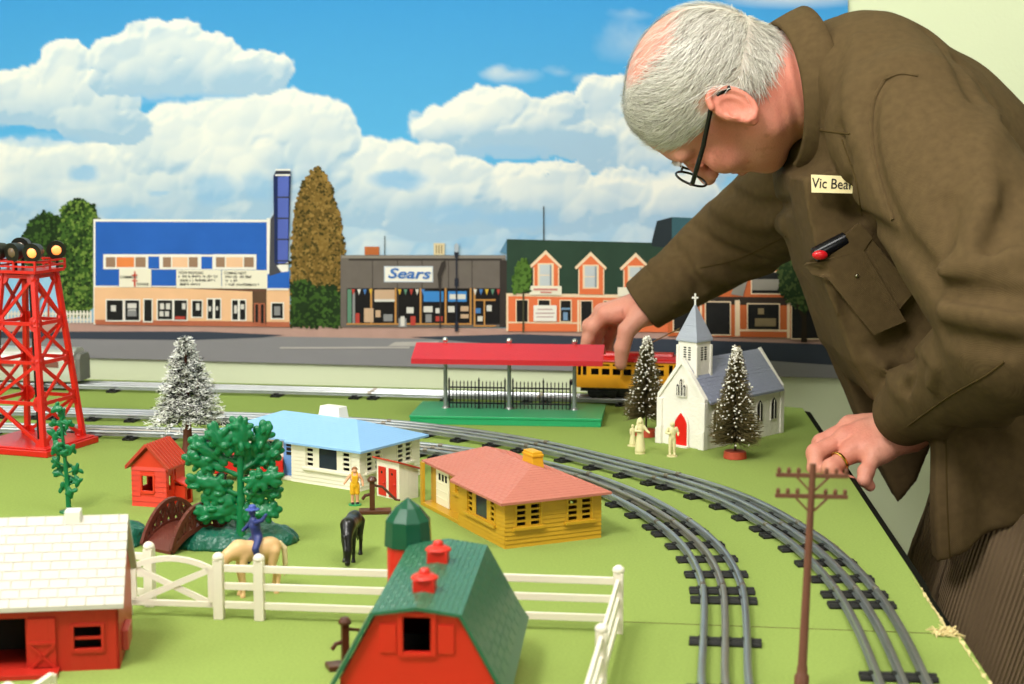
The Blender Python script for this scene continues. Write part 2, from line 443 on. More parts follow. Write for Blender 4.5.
# frayed felt along the raw edge
mb = MB(); y = 900; L_, R_ = [], []
while y < 1500:
    x = ER(y) + (3.5 if y < 1325 else -1.5); w_ = random.uniform(.6, 3.0) * (1 if y < 1440 else .4)
    L_.append(trel(x - w_, y, .5)); R_.append(trel(x + random.uniform(1, 2.2), y, random.uniform(-1.5, .4))); y += random.uniform(3, 8)
n = len(L_); mb.add(L_ + R_ + [(q[0] + .3, q[1], q[2] - 4) for q in R_], [(i, i + 1, n + i + 1, n + i) for i in range(n - 1)] + [(n + i, n + i + 1, 2 * n + i + 1, 2 * n + i) for i in range(n - 1)])
for i in range(60):
    x0, y0 = 349 + random.uniform(-9, 7), 1326 + random.uniform(-9, 9); a_ = random.uniform(0, 6.28); l_ = random.uniform(4, 11)
    mb.tube([trel(x0, y0, random.uniform(0, 1.5)), trel(x0 + l_ * .5 * math.cos(a_), y0 + l_ * .5 * math.sin(a_), random.uniform(1, 4)), trel(x0 + l_ * math.cos(a_ + .6), y0 + l_ * math.sin(a_ + .6), random.uniform(-1, 3))], [.6, .6, .25], 5)
mb.build('frayed_edge', M_raw, table, recalc=False)
mb = MB()
pts = [(ER(y) + 1.5, y) for y in range(500, 2411, 30)]
for i in range(len(pts) - 1):
    a, b = pts[i], pts[i + 1]; w0 = 7 if a[1] > 1360 else 3; w1 = 7 if b[1] > 1360 else 3
    t0 = -1 if a[1] > 1480 else -5; t1 = -1 if b[1] > 1480 else -5
    vs = [trel(a[0] - 1, a[1], t0), trel(a[0] + w0, a[1], t0 - 2), trel(a[0] + w0 + 1, a[1], -46), trel(a[0], a[1], -46), trel(b[0] - 1, b[1], t1), trel(b[0] + w1, b[1], t1 - 2), trel(b[0] + w1 + 1, b[1], -46), trel(b[0], b[1], -46)]
    mb.add(vs, [(0, 1, 5, 4), (1, 2, 6, 5), (2, 3, 7, 6), (3, 0, 4, 7), (0, 3, 2, 1), (4, 5, 6, 7)])
mb.build('black_edge_strip', M_blackcloth, table)
MB().bx(*[-960, 600][0:2], -950, 880, 760, 834).build('table_frame', M_wood, table)
for lx, ly in ((-930, -920), (560, -920), (-930, 850), (560, 850)):
    MB().bx(lx - 30, lx + 30, ly - 30, ly + 30, 0, 760).build('leg', M_wood, table)

# ---- three-rail track
M_rail = mat('rail_steel', '#b0b3b5', rough=.33, metal=.9, var=.2, vscale=40)
M_rail2 = mat('rail_steel_brown', '#aaa49b', rough=.35, metal=.85, var=.25, vscale=40)
M_tie = mat('tie_black', '#121110', rough=.5, metal=.1, var=.2)
M_pin = mat('copper_pin', '#8d8478', rough=.4, metal=.8)
def track(label, pts, tie_at, group, mid=M_rail):
    p = smooth_line(spline(pts, 12), 8); s = np.arange(len(p)) * np.linalg.norm(p[1] - p[0])
    c = p[len(p) // 2]
    tr = thing('railway_track', label, 'toy train track', (c[0], c[1], 0), 0, group)
    d = np.gradient(p, axis=0); d /= np.linalg.norm(d, axis=1)[:, None]; nr = np.stack([-d[:, 1], d[:, 0]], 1)
    for off, nm in ((-17.1, 'outer_rail'), (0, 'centre_rail'), (17.1, 'outer_rail')):
        q = p + nr * off - c
        prof = [(-3, 4), (-3, 4.8), (-.8, 5.4), (-.8, 6.8), (-2.1, 7.6), (-2.6, 8.9), (-2, 10.3), (0, 11), (2, 10.3), (2.6, 8.9), (2.1, 7.6), (.8, 6.8), (.8, 5.4), (3, 4.8), (3, 4)]
        mb = MB(); K = len(prof)
        vs = [(q[i][0] + nr[i][0] * u, q[i][1] + nr[i][1] * u, z) for i in range(len(q)) for u, z in prof]
        mb.add(vs, [(i * K + k, i * K + (k + 1) % K, (i + 1) * K + (k + 1) % K, (i + 1) * K + k) for i in range(len(q) - 1) for k in range(K)] + [list(range(K))[::-1], list(range(len(vs) - K, len(vs)))])
        mb.build(nm, mid if off == 0 else M_rail, tr, smooth=True)
    tie = None
    for t in tie_at:
        if t > s[-1]: break
        x = np.interp(t, s, p[:, 0]) - c[0]; y = np.interp(t, s, p[:, 1]) - c[1]; i = min(int(np.searchsorted(s, t)), len(d) - 1); a = math.atan2(d[i][1], d[i][0])
        if tie is None:
            mb = MB()
            # pressed steel tie: two ridges over a flat plate, with rail clips
            mb.prism([(-7.6, 0), (-7.6, 1.5), (-6.2, 4), (-2.6, 4), (-1.6, 2.2), (1.6, 2.2), (2.6, 4), (6.2, 4), (7.6, 1.5), (7.6, 0)], 'y', -28.5, 28.5)
            for o_ in (-17.1, 0, 17.1): mb.bx(-4.4, 4.4, o_ - 4.6, o_ + 4.6, 4, 5.3)
            tie = mb.build('tie', M_tie, tr, bevel=.5, seg=1)
            k = tie
        else:
            k = tie.copy(); COL.objects.link(k); k.parent = tr
        k.location = (x / 1000, y / 1000, 0); k.rotation_euler = (0, 0, a)
    for t in [(tie_at[i] + tie_at[i + 1]) / 2 for i in range(len(tie_at) - 1) if tie_at[i + 1] - tie_at[i] < 36]:
        if t > s[-1]: break
        i = min(int(np.searchsorted(s, t)), len(d) - 1); mb = MB()
        for off in (-17.1, 0, 17.1):
            q = p[i] + nr[i] * off - c; a_ = q - d[i] * 3; b_ = q + d[i] * 3
            mb.tube([(a_[0], a_[1], 8.9), (b_[0], b_[1], 8.9)], 2.8, 10)
        mb.build('joint_pin', M_pin, tr, smooth=True)
    return tr
# each tie is listed by its distance along the line; sections meet at paired ties
def tie_list(L, start, first, gaps):
    o = [start]; i = 0
    for g in first: o.append(o[-1] + g)
    while o[-1] < L: o.append(o[-1] + gaps[i % len(gaps)]); i += 1
    return o
inner = [(140, 900), (146, 1000), (149, 1100), (155, 1195), (166, 1281), (178, 1380), (184, 1446), (185, 1505), (182, 1568), (174, 1624), (163, 1678), (148, 1732), (130, 1786), (106, 1840), (75, 1898), (20, 1972), (-47, 2030), (-120, 2077), (-250, 2130), (-404, 2169), (-539, 2191), (-677, 2213), (-1000, 2264), (-1280, 2308)]
outer = [(255, 900), (270, 1040), (281, 1165), (288, 1240), (294, 1320), (297, 1405), (296, 1480), (291, 1546), (283, 1610), (270, 1670), (254, 1736), (235, 1790), (210, 1842), (182, 1888), (150, 1934), (115, 1982), (46, 2072), (-36, 2150), (-122, 2212), (-181, 2240), (-316, 2282), (-440, 2303), (-571, 2324), (-716, 2347), (-1000, 2392), (-1280, 2438)]
rear = [(-1280, 2684), (-900, 2620), (-552, 2562), (-200, 2504), (129, 2450), (260, 2428), (340, 2415)]
track('inner curved loop of three-rail track passing the pink-roofed yellow house', inner, tie_list(3400, 170, [115, 115, 118, 30], [54, 54, 52, 52, 30]), 'three-rail tracks', M_rail2)
track('outer curved loop of three-rail track running nearest the church', outer, tie_list(3400, 160, [155, 189, 32], [50, 56, 56, 56, 28]), 'three-rail tracks')
track('straight three-rail track along the wall, behind the green station platform', rear, tie_list(1700, 60, [], [110, 120, 28]), 'three-rail tracks')

# ---- red pickup truck, trains
def railcar_truck(mb, x, r=8, g=17):
    for dx in (-14, 14):
        for sgn in (-1, 1): mb.cyl((x + dx, sgn * g - 2, r + 10.5), (x + dx, sgn * g + 2, r + 10.5), r, n=16)
        mb.cyl((x + dx, -g, r + 10.5), (x + dx, g, r + 10.5), 1.5, n=8)
    for sgn in (-1, 1): mb.bx(x - 20, x + 20, sgn * (g + 3) - 1.5, sgn * (g + 3) + 1.5, 15, 21)
M_blk = mat('black_plastic', '#121212', rough=.4)
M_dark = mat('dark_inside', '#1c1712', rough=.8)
M_yel = mat('trolley_yellow', '#eba21e', rough=.35)
M_red = mat('bright_red', '#c8201e', rough=.35, var=.05)
ra = ang(rear[4], rear[5])
X0 = Vector(atY(577, 395, 2475)); X1 = Vector(atY(679, 395, 2452)); Lc = (X1 - X0).length * 1.02
tx = (X0.x + X1.x) / 2; ty = 2450 + (129 - tx) * .163
tro = thing('toy_trolley', 'yellow toy trolley car with red roof held by the man on the rear track', 'toy train', (tx, ty, 0), ra)
h = Lc / 2; mb = MB()
win = [(6 + i * (2 * h - 12) / 9 + 2, 6 + (i + 1) * (2 * h - 12) / 9 - 2.5, 45, 54) for i in range(1, 8)]
vent = [(a, b, 58, 60.5) for a, b, _, _ in win]
dr = [(4, 9, 30 + 14, 61), (11.5, 17, 44, 61), (2 * h - 17, 2 * h - 11.5, 44, 61), (2 * h - 9, 2 * h - 4, 44, 61)]
for a, b in (((-h, -21), (h, -21)), ((h, 21), (-h, 21))): mb.wall(a, b, 26, 64, win + vent + dr, 1.5)
for a, b in (((h, -21), (h, 21)), ((-h, 21), (-h, -21))): mb.wall(a, b, 26, 64, [(4, 12, 44, 58), (16, 26, 44, 58), (30, 38, 44, 58)], 1.5)
mb.bx(-h + 1, h - 1, -20, 20, 26, 28); mb.build('body', M_yel, tro)
mb = MB(); mb.bx(-h - 3, h + 3, -23.5, 23.5, 64, 66)
mb.prism([(-23, 66), (23, 66), (20, 69), (11, 72), (-11, 72), (-20, 69)], 'x', -h - 3, h + 3); mb.prism([(-11, 71), (11, 71), (9, 76), (-9, 76)], 'x', -h + 12, h - 12)
mb.build('roof', M_red, tro, bevel=.8)
mb = MB(); mb.bx(-h + 8, h - 8, -17, 17, 20, 26); railcar_truck(mb, -h / 2 + 2); railcar_truck(mb, h / 2 - 2); mb.bx(-16, 16, -15, 15, 14, 22)
mb.bx(-h - 9, -h, -8, 8, 27, 33); mb.bx(h, h + 9, -8, 8, 27, 33); mb.build('underframe', M_blk, tro)
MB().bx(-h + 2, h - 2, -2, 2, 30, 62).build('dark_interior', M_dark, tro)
MB().tube([(h * .2, 0, 76), (h * .2 + 4, 0, 84), (h * .95, 0, 112)], 1.0, 6).build('trolley_pole', mat('pole_brass', '#b79a70', rough=.4, metal=.5), tro)

# silver streamlined coach arriving at far left
M_silver = mat('coach_silver', '#cfcfc6', rough=.35, metal=.35)
M_sroof = mat('coach_roof', '#b9b9b2', rough=.3, metal=.5)
M_brownwin = mat('coach_window', '#7b5348', rough=.2)
e1 = Vector(atY(88, 398, 2552)); cl = 400; cx = e1.x - cl / 2 * math.cos(ra); cy = 2450 + (129 - cx) * .163
co = thing('toy_passenger_coach', 'silver toy passenger coach on the rear track behind the red tower', 'toy train', (cx - 12, cy + 2, 0), ra); h = cl / 2; co.scale = (1, 1, .86)
mb = MB(); mb.prism([(-22, 16), (22, 16), (23, 30), (23, 56), (-23, 56), (-23, 30)], 'x', -h, h - 4); mb.build('body', M_silver, co, bevel=2)
mb = MB(); mb.prism([(-23, 56), (23, 56), (22, 64), (17, 71), (8, 75), (-8, 75), (-17, 71), (-22, 64)], 'x', -h, h - 6); mb.build('roof', M_sroof, co, smooth=True)
MB().prism([(-19, 18), (19, 18), (19, 58), (14, 66), (-14, 66), (-19, 58)], 'x', h - 6, h + 3).build('end_diaphragm', mat('grey_rubber', '#6a6a64', rough=.6), co, bevel=1)
for i in range(10):
    x = h - 30 - i * 36
    MB().bx(x - 24, x, -23.8, 23.8, 42, 53).build('window', M_brownwin, co, bevel=.5)
mb = MB(); railcar_truck(mb, h - 45); railcar_truck(mb, -h + 45); mb.build('underframe', M_blk, co)

# red truck behind the plastic tree
c = at(248.5, 479); tk = thing('toy_pickup_truck', 'red toy truck parked in front of the blue-roofed house, partly behind the tree', 'toy truck', c, math.radians(6))
mb = MB(); mb.prism([(-44, 9), (-44, 20), (-34, 23), (-28, 33), (-10, 33), (-7, 22), (-7, 9)], 'y', -13, 13); mb.build('cab', M_red, tk, bevel=1.5)
mb = MB(); mb.bx(-6, 40, -14, 14, 9, 12); mb.bx(-6, 40, -14, -12.5, 12, 24); mb.bx(-6, 40, 12.5, 14, 12, 24); mb.bx(38.5, 40, -14, 14, 12, 24); mb.bx(-6, -4.5, -14, 14, 12, 24)
for x in (4, 15, 26): mb.bx(x, x + 2, -15, -14, 9, 24)
mb.build('bed', M_red, tk, bevel=.4)
MB().bx(-26, -12, -13.4, 13.4, 24, 31).build('window', M_dark, tk)
for x in (-30, 2, 28):
    for sg in (-1, 1):
        w = MB().cyl((x, sg * 13 - 2.5, 6), (x, sg * 13 + 2.5, 6), 6, n=18).build('wheel', M_blk, tk, bevel=.6)
        MB().cyl((x, sg * 15.7 - .4, 6), (x, sg * 15.7 + .4, 6), 2.2, n=14).build('hubcap', M_silver, w)
# =====================================================================  VILLAGE
def ranch(label, c, rz, mw, mr, mch, style, door_m, Lx=105, Ly=212):
    t = thing('toy_ranch_house', label, 'toy house', (c[0], c[1], 0), rz)
    H = 47; YS = 110 if style == 'pink' else 100; RX = 13 if style == 'pink' else 9; ox = 0 if style == 'pink' else 9
    def louv(u0, u1, z0, z1, n=4, gap=.36):
        st = (z1 - z0) / n; return [(u0, u1, z0 + i * st, z0 + i * st + st * (1 - gap)) for i in range(n)]
    def two(u, z0=21, z1=43): return louv(u + 1, u + 10, z0, z1) + louv(u + 16, u + 25, z0, z1)
    # walls: walk clockwise so that the thickness falls inside
    endw = two(12) + two(68); sills = []
    mb = MB(); mb.wall((0, 0), (Lx, 0), 0, H, endw)
    mb.wall((Lx, 0), (Lx, Ly), 0, H, two(40) + two(140)); mb.wall((Lx, Ly), (RX, Ly), 0, H, two(30))
    # front: far recessed part then near part (u runs from far end to near end)
    near = YS
    near = YS + ox; pic = louv(near - 86, near - 77, 21, 43) + [(near - 68, near - 42, 20, 43)] + louv(near - 33, near - 24, 21, 43)
    mb.wall((0, YS), (0, 0), 0, H, pic)
    mb.wall((RX, YS), (0, YS), 0, H)
    n2 = Ly - YS
    if style == 'pink': holes = two(n2 - 36, 27, 43)
    else: holes = louv(n2 - 58, n2 - 46, 30, 43, 2) + louv(n2 - 44, n2 - 34, 30, 43, 2)
    mb.wall((RX, Ly), (RX, YS), 0, H, holes)
    bb = lambda hs: [(min(h[0] for h in hs), max(h[1] for h in hs), min(h[2] for h in hs), max(h[3] for h in hs))]
    mb.clap((0, 0), (Lx, 0), 0, H, bb(endw[:8]) + bb(endw[8:])); mb.clap((0, YS), (0, 0), 0, H, bb(pic)); mb.clap((RX, Ly), (RX, YS), 4, H, bb(holes) + ([(n2 - 86, n2 - 52, 0, 45)] if style == 'pink' else [(n2 - 19, n2 - 2, 0, 45)])); mb.clap((Lx, 0), (Lx, Ly), 0, H, bb(two(40)) + bb(two(140)))
    mb.bx(2, Lx - 2, 2, Ly - 2, 0, .8)
    mb.build('walls', mw, t)
    MB().bx(0, RX, YS, Ly, 0, 4).build('porch', mw, t, bevel=.4)
    # added near-black partition keeps the rooms dark
    MB().bx(RX + 22, RX + 23.5, 3, Ly - 3, 1, H - 1).build('shade_backing', M_dark, t)
    def frame(mb, f, u0, u1, z0, z1):
        for a, b, lo, hi in ((u0 - 2, u0, z0 - 2, z1 + 2), (u1, u1 + 2, z0 - 2, z1 + 2), (u0 - 2, u1 + 2, z1, z1 + 2)): f(mb, a, b, lo, hi, 1.2)
        f(mb, u0 - 4, u1 + 4, z0 - 4, z0 - 1, 3.5)
    FY = lambda mb, a, b, lo, hi, d: mb.bx(a, b, -d, .1, lo, hi)
    FX = lambda mb, a, b, lo, hi, d: mb.bx(-d, .1, a, b, lo, hi)
    for u in (12, 68):
        m = MB(); frame(m, FY, u, u + 26, 21, 43); m.build('window_frame', mw, t, bevel=.3)
    m = MB(); frame(m, FX, 23 - ox, 87 - ox, 20, 43.5); m.build('window_frame', mw, t, bevel=.3)
    MB().bx(.6, 1.2, 42 - ox, 68 - ox, 20, 43).build('window_pane', mat('toy_glass_dark', '#232c3a', rough=.15), t)
    FR = lambda mb, a, b, lo, hi, d: mb.bx(RX - d, RX + .1, a, b, lo, hi)
    if style == 'pink':
        m = MB(); frame(m, FR, YS + 10, YS + 36, 27, 43); m.build('window_frame', mw, t, bevel=.3)
        d = MB().bx(RX - 1.5, RX, YS + 52, YS + 86, 4, 44).build('garage_door', door_m, t, bevel=.4)
        for k in range(3): MB().bx(RX - 1.9, RX - 1.3, YS + 56.5 + k * 8.5, YS + 61 + k * 8.5, 31, 38).build('door_window', M_dark, d)
        m = MB()
        for k in range(3): m.bx(RX - 2, RX - 1.3, YS + 53, YS + 85, 12 + k * 8, 12.5 + k * 8)
        m.build('panel_line', door_m, d)
        MB().bx(0, 3, Ly - 6, Ly, 4, H).build('porch_post', mw, t)
    else:
        d = MB().bx(RX - 1.5, RX, YS + 2, YS + 19, 4, 44).build('front_door', door_m, t, bevel=.4)
        for k in range(3): MB().bx(RX - 1.9, RX - 1.3, YS + 5, YS + 14, 28 + k * 5, 31.6 + k * 5).build('door_window', M_dark, d)
        m = MB(); frame(m, FR, n2 - (n2 - 58) + YS - 26, YS + 60, 29, 43.5); m.build('window_frame', mw, t, bevel=.3)
    # hipped roof with a step in the eave
    o = 8; e = H; R = 68; ap = 50
    V = [(-o, -o, e), (Lx + o, -o, e), (Lx + o, Ly + o, e), (RX - o, Ly + o, e), (RX - o, YS + 4, e), (-o, YS + 4, e), (Lx / 2 + 2, ap, R), (Lx / 2 + 2, Ly - ap, R), (Lx / 2 + 2, YS + 30, R - .01)]
    V2 = [(x, y, z - 2.4) for x, y, z in V[:6]]
    mb = MB(); n = len(V)
    F = [(0, 1, 6), (1, 2, 7, 8, 6), (2, 3, 7), (3, 4, 8, 7), (4, 5, 0, 6, 8)]
    F = [(0, 1, 6), (1, 2, 7, 8, 6), (2, 3, 7), (3, 4, 8, 7), (4, 5, 8), (5, 0, 6, 8)]
    side = [(i, (i + 1) % 6, n + (i + 1) % 6, n + i) for i in range(6)]
    mb.add(V + V2, [f[::-1] for f in F] + side + [tuple(range(n, n + 6))])
    rb = (14, 22, .34) if style == 'pink' else (16, 0, .16)
    up_ = lambda i: (V[i][0], V[i][1], V[i][2] + .05)
    for a_, b_, c_, d_ in ((0, 1, 6, 6), (1, 2, 7, 6), (5, 0, 6, 8), (3, 4, 8, 7)): mb.courses(up_(a_), up_(b_), up_(c_), up_(d_), rb[0], rb[1] if a_ in (0, 5) else rb[1], rb[2])
    mb.build('roof', mr, t, recalc=True)
    mb = MB(); cxx, cyy = Lx / 2 + 14, 74 if style == 'pink' else 95
    k_ = 1 if style == 'pink' else 1.35
    mb.add([(cxx - 7 * k_, cyy - 13 * k_, 56), (cxx + 7 * k_, cyy - 13 * k_, 56), (cxx + 7 * k_, cyy + 13 * k_, 56), (cxx - 7 * k_, cyy + 13 * k_, 56), (cxx - 5.5 * k_, cyy - 10.5 * k_, 78), (cxx + 5.5 * k_, cyy - 10.5 * k_, 78), (cxx + 5.5 * k_, cyy + 10.5 * k_, 78), (cxx - 5.5 * k_, cyy + 10.5 * k_, 78)],
           [(3, 2, 1, 0), (4, 5, 6, 7), (0, 1, 5, 4), (1, 2, 6, 5), (2, 3, 7, 6), (3, 0, 4, 7)])
    if style == 'pink': mb.bx(cxx - 6.5, cxx + 6.5, cyy - 12, cyy + 12, 73, 75.5)
    if style == 'pink': mb.bx(cxx - 3.4, cxx + 3.4, cyy - 9, cyy + 9, 76, 78.5)
    mb.build('chimney', mch, t, bevel=.4)
    return t
M_ywall = mat('yellow_plastic', '#bc9020', rough=.4, vscale=61)
M_cream = mat('cream_plastic', '#ece4c8', rough=.4, var=.03)
M_wwall = mat('white_plastic_siding', '#e6e0cc', rough=.4, var=.03, vscale=61)
M_pink = mat('pink_roof', '#b36b5c', rough=.45, kind='tile', kscale=1, kdist=3)
M_bluer = mat('blue_roof', '#86b2de', rough=.4, kind='tile', kscale=1, kdist=.35, var=.03)
M_bdoor = mat('blue_door', '#6f9fe0', rough=.4)
M_white = mat('white_plastic', '#eae6dc', rough=.4, var=.02)
M_fwhite = mat('fence_white', '#e8e0cf', rough=.35, var=.03)
C = at(505, 549); ranch('yellow toy ranch house with pink roof beside the inner track', C, ang(C, at(601, 537.5)), M_ywall, M_pink, mat('yellow_chimney', '#d19a1c', rough=.4), 'pink', M_cream)
C = at(360, 491.5); ranch('white toy ranch house with pale blue roof and blue door', C, math.radians(56), M_wwall, M_bluer, M_white, 'blue', M_bdoor, 110, 212)

# ---- outhouse
C = at(399.5, 501); A = at(377, 495.5); rz = ang(A, C); w = math.dist(A[:2], C[:2]); dp = 27
t = thing('toy_outhouse', 'small white toy outhouse with two red doors between the ranch houses', 'toy outhouse', (A[0], A[1], 0), rz)
mb = MB(); mb.prism([(0, 0), (dp, 0), (dp, 31), (0, 42)], 'x', 0, w); mb.build('walls', mat('white_plank', '#e6e0cc', rough=.45, kind='plank', kscale=1 / .005, kdist=.5), t)
M_rdoor = mat('red_door', '#c4281e', rough=.35)
for u in (.1, .56):
    d = MB().bx(w * u, w * (u + .32), -1.2, 0, 2, 34).build('door', M_rdoor, t, bevel=.3)
    MB().cyl((w * (u + .16), -1.4, 28), (w * (u + .16), -1.0, 28), 1.5, n=10).build('moon_hole', M_dark, d)
    MB().ball((w * (u + .27), -1.8, 17), 1.1, 8, 6).build('door_knob', M_rdoor, d)
MB().prism([(-4, 42.6), (dp + 4, 30.4), (dp + 4, 32.4), (-4, 44.6)], 'x', -3, w + 3).build('roof', mat('red_roof_small', '#b8402f', rough=.45), t, bevel=.3)

# ---- red shed
C = at(167, 508); A = at(132.5, 505.5); w = math.dist(A[:2], C[:2]); rz = ang(A, C); B = at(194, 500); dp = 42
t = thing('toy_shed', 'small red toy shed with gabled roof behind the brown bridge', 'toy shed', (A[0], A[1], 0), rz); t.scale = (1, 1, 1.08)
M_shed = mat('orange_red_plastic', '#d6391f', rough=.4, vscale=61)
M_shedroof = mat('shed_roof', '#b9402a', rough=.5, kind='plank', kscale=1 / .006, kdist=1.6)
mb = MB(); mb.wall((0, 0), (w, 0), 0, 40, [(w * .3, w * .62, 16, 31)], 1.8); mb.wall((w, 0), (w, dp), 0, 40, [(6, 12, 16, 31)], 1.8); mb.wall((w, dp), (0, dp), 0, 40, [(w * .3, w * .7, 14, 30)], 1.8); mb.wall((0, dp), (0, 0), 0, 40, [(10, 24, 16, 31)], 1.8)
mb.clap((0, 0), (w, 0), 0, 40, [(w * .3, w * .62, 16, 31)], 5.2, .9); mb.clap((w, 0), (w, 17), 0, 40, [(6, 12, 16, 31)], 5.2, .9); mb.prism([(0, 40), (w, 40), (w / 2, 58)], 'y', 0, 1.8); mb.prism([(0, 40), (w, 40), (w / 2, 58)], 'y', dp - 1.8, dp); mb.bx(1, w - 1, 1, dp - 1, 0, .8); mb.build('walls', M_shed, t)
mb = MB(); u0, u1, z0, z1 = w * .3, w * .62, 16, 31
for a, b, c_, d in ((u0 - 2, u0, z0 - 2, z1 + 2), (u1, u1 + 2, z0 - 2, z1 + 2), (u0, u1, z1, z1 + 2), (u0 - 1, u1 + 1, z0 - 3, z0)): mb.bx(a, b, -1.2, .2, c_, d)
mb.build('window_frame', M_shed, t, bevel=.2)
mb = MB(); mb.prism([(-5, 37.5), (w / 2, 61), (w + 5, 37.5), (w + 5, 39.7), (w / 2, 63.5), (-5, 39.7)], 'y', -5, dp + 4); [mb.bar((w / 2 + sx_ * (w / 2 + 5), y_, 40.1), (w / 2 + sx_ * 1, y_, 63.2), 1.6, 1.6) for sx_ in (-1, 1) for y_ in np.linspace(-4.2, dp + 3.2, 9)]; mb.build('roof', M_shedroof, t)
MB().bx(w - .2, w + 1.4, 19, 33, 24, 40).build('door', M_shed, t, bevel=.3)
mb = MB(); mb.bx(w, w + 13, 18, 34, 0, 1); mb.wall((w, 18), (w + 13, 18), 0, 19, [], 1.5); mb.wall((w + 13, 18), (w + 13, 34), 0, 19, [(3, 13, 4, 15)], 1.5); mb.wall((w + 13, 34), (w, 34), 0, 19, [], 1.5); mb.prism([(w, 24), (w + 15, 18.5), (w + 15, 20), (w, 26)], 'y', 17, 35); mb.build('coal_bin', M_shed, t)

# ---- hand pumps, brown
M_brn = mat('brown_plastic', '#4e2a1a', rough=.35, var=.1)
def pump(label, loc, rz):
    t = thing('toy_water_pump', label, 'toy pump', loc, rz, 'brown hand pumps')
    MB().bx(-17, 17, -8, 8, 0, 4).build('base', M_brn, t, bevel=.8)
    mb = MB(); mb.bx(-5.5, 0, -2.8, 2.8, 4, 35); mb.lathe([(5, 34), (5, 36), (3, 39)], 12, (-2.75, 0)); mb.build('post', M_brn, t, bevel=.4)
    MB().tube([(-2, 0, 30), (8, 0, 28), (16, 0, 20), (22, 0, 14)], 1.4, 8).build('handle', M_brn, t, smooth=True)
    MB().tube([(-5, 0, 20), (-10, 0, 19), (-13, 0, 15)], 1.8, 8).build('spout', M_brn, t, smooth=True)
    MB().tube([(22, 0, 14), (26, -3, 14)], 1.2, 8).build('grip', M_brn, t)
    return t
c = at(375, 513); p0 = pump('brown toy hand pump standing next to the white outhouse', (c[0], c[1], 0), math.radians(4))
c = at(341, 667); dup(p0, (c[0] + 6, c[1], 0), math.radians(20), 'brown toy hand pump standing close beside the green-roofed red barn')

# ---- little people
M_skin_toy = mat('toy_skin', '#d9a27c', rough=.5)
def fig_sdf(h, arms, skirt):
    s = h / 42
    def fn(p):
        p = p / s
        d = sph(p, (0, 0, 38), 3.1)
        d = smin(d, cone(p, (0, 0, 34), (0, 0, 36), 1.6, 1.6), 1)
        d = smin(d, ell(p, (0, 0, 29), (5, 3.2, 6)), 1.5)
        if skirt: d = smin(d, cone(p, (0, 0, 24), (0, 0, 3), 3.8, 6.5), 2)
        else:
            d = smin(d, ell(p, (0, 0, 22), (4.2, 3.1, 4)), 2)
            for x in (-2.3, 2.3): d = smin(d, chain(p, [(x * .9, 0, 20), (x * 1.1, -.4, 11), (x * 1.2, 0, 2)], [2.6, 2.1, 1.7]), .8); d = smin(d, ell(p, (x * 1.2, -1.2, 1.2), (1.7, 3, 1.3)), .6)
        for a in arms: d = smin(d, chain(p, a, [1.8, 1.5, 1.2]), .8)
        return d * s
    return fn
# worker in yellow overalls: body, overalls, hair
c = at(355, 505); t = thing('toy_farmer', 'toy farmer figure in yellow overalls standing by the white house corner', 'toy figure', (c[0], c[1], 1.5), math.radians(10))
fa = [[(-5, 0, 33), (-9, -1, 28), (-12, -3, 24)], [(5, 0, 33), (8.5, 0, 27), (9, -3, 21)]]
sdf_obj('body', fig_sdf(40, fa, False), (-15, -8, -1), (15, 8, 42), .6, M_skin_toy, t)
def ov(p):
    d = ell(p, (0, 0, 21), (4.9, 3.7, 5))
    for x in (-2.3, 2.3): d = smin(d, chain(p, [(x, 0, 19), (x * 1.1, -.3, 12)], [3.1, 2.8]), .8)
    d = smin(d, sbox(p, (0, -2.2, 27), (3, 1.4, 4), .8), 1)
    for x in (-2.4, 2.4): d = smin(d, chain(p, [(x, -2.6, 28), (x * 1.1, 0, 34.3), (x, 2.8, 28)], [.9, .9, .9]), .4)
    return d
sdf_obj('overalls', ov, (-8, -6, 6), (8, 6, 37), .5, mat('yellow_overalls', '#e0a81e', rough=.5), t)
sdf_obj('hair', lambda p: np.maximum(ell(p, (0, .4, 37.4), (3.3, 3.4, 3)), 36.6 - p[:, 2] - p[:, 1] * .6), (-5, -5, 33), (5, 5, 42), .5, mat('toy_hair', '#8a5a34', rough=.6), t)
mb = MB()
for x in (-2.6, 2.6): mb.ball((x, -1.3, .9), (1.9, 3.3, 1.5), 10, 6)
mb.build('shoes', M_blk, t, smooth=True); MB().lathe([(7, -1.5), (7, -.3), (6.4, 0)], 20).build('base', mat('figure_base', '#2c8a50', rough=.4), t)
# cream figures by the church
M_fig = mat('cream_figure', '#d9cf9c', rough=.5, var=.08, vscale=200)
def cream(label, px, py, h, skirt, arms, rz, veil=False):
    c = at(px, py); t = thing('toy_figurine', label, 'toy figure', (c[0], c[1], 1.4), rz, 'cream figurines')
    sdf_obj('body', fig_sdf(h, arms, skirt), (-16, -14, -1), (16, 12, h + 2), .8, M_fig, t)
    MB().lathe([(6.5, -1.4), (6.5, -.2), (6, 0)], 16).build('base', M_fig, t)
    if veil: sdf_obj('veil', lambda p: np.maximum(ell(p, (0, 1.2, h - 8), (4.6, 4, 9)), -ell(p, (0, -2.5, h - 5), (2.6, 4, 3.4))), (-7, -7, h - 20), (7, 8, h + 3), .7, M_fig, t)
    return t
hold = [[(-4.5, 0, 32), (-7, -2.5, 27), (-1, -6, 27)], [(4.5, 0, 32), (7.5, -2.5, 27), (9, -7, 25)]]
cream('cream figurine of a veiled woman standing in front of the church', 640, 453.5, 43, True, hold, math.radians(15), True)
cream('small cream figurine of a child holding on beside the veiled woman', 632.5, 446, 27, True, [[(-4.5, 0, 32), (-6, -1, 27), (-6, -3, 22)], [(4.5, 0, 32), (8, -1, 28), (10, -2, 26)]], .4)
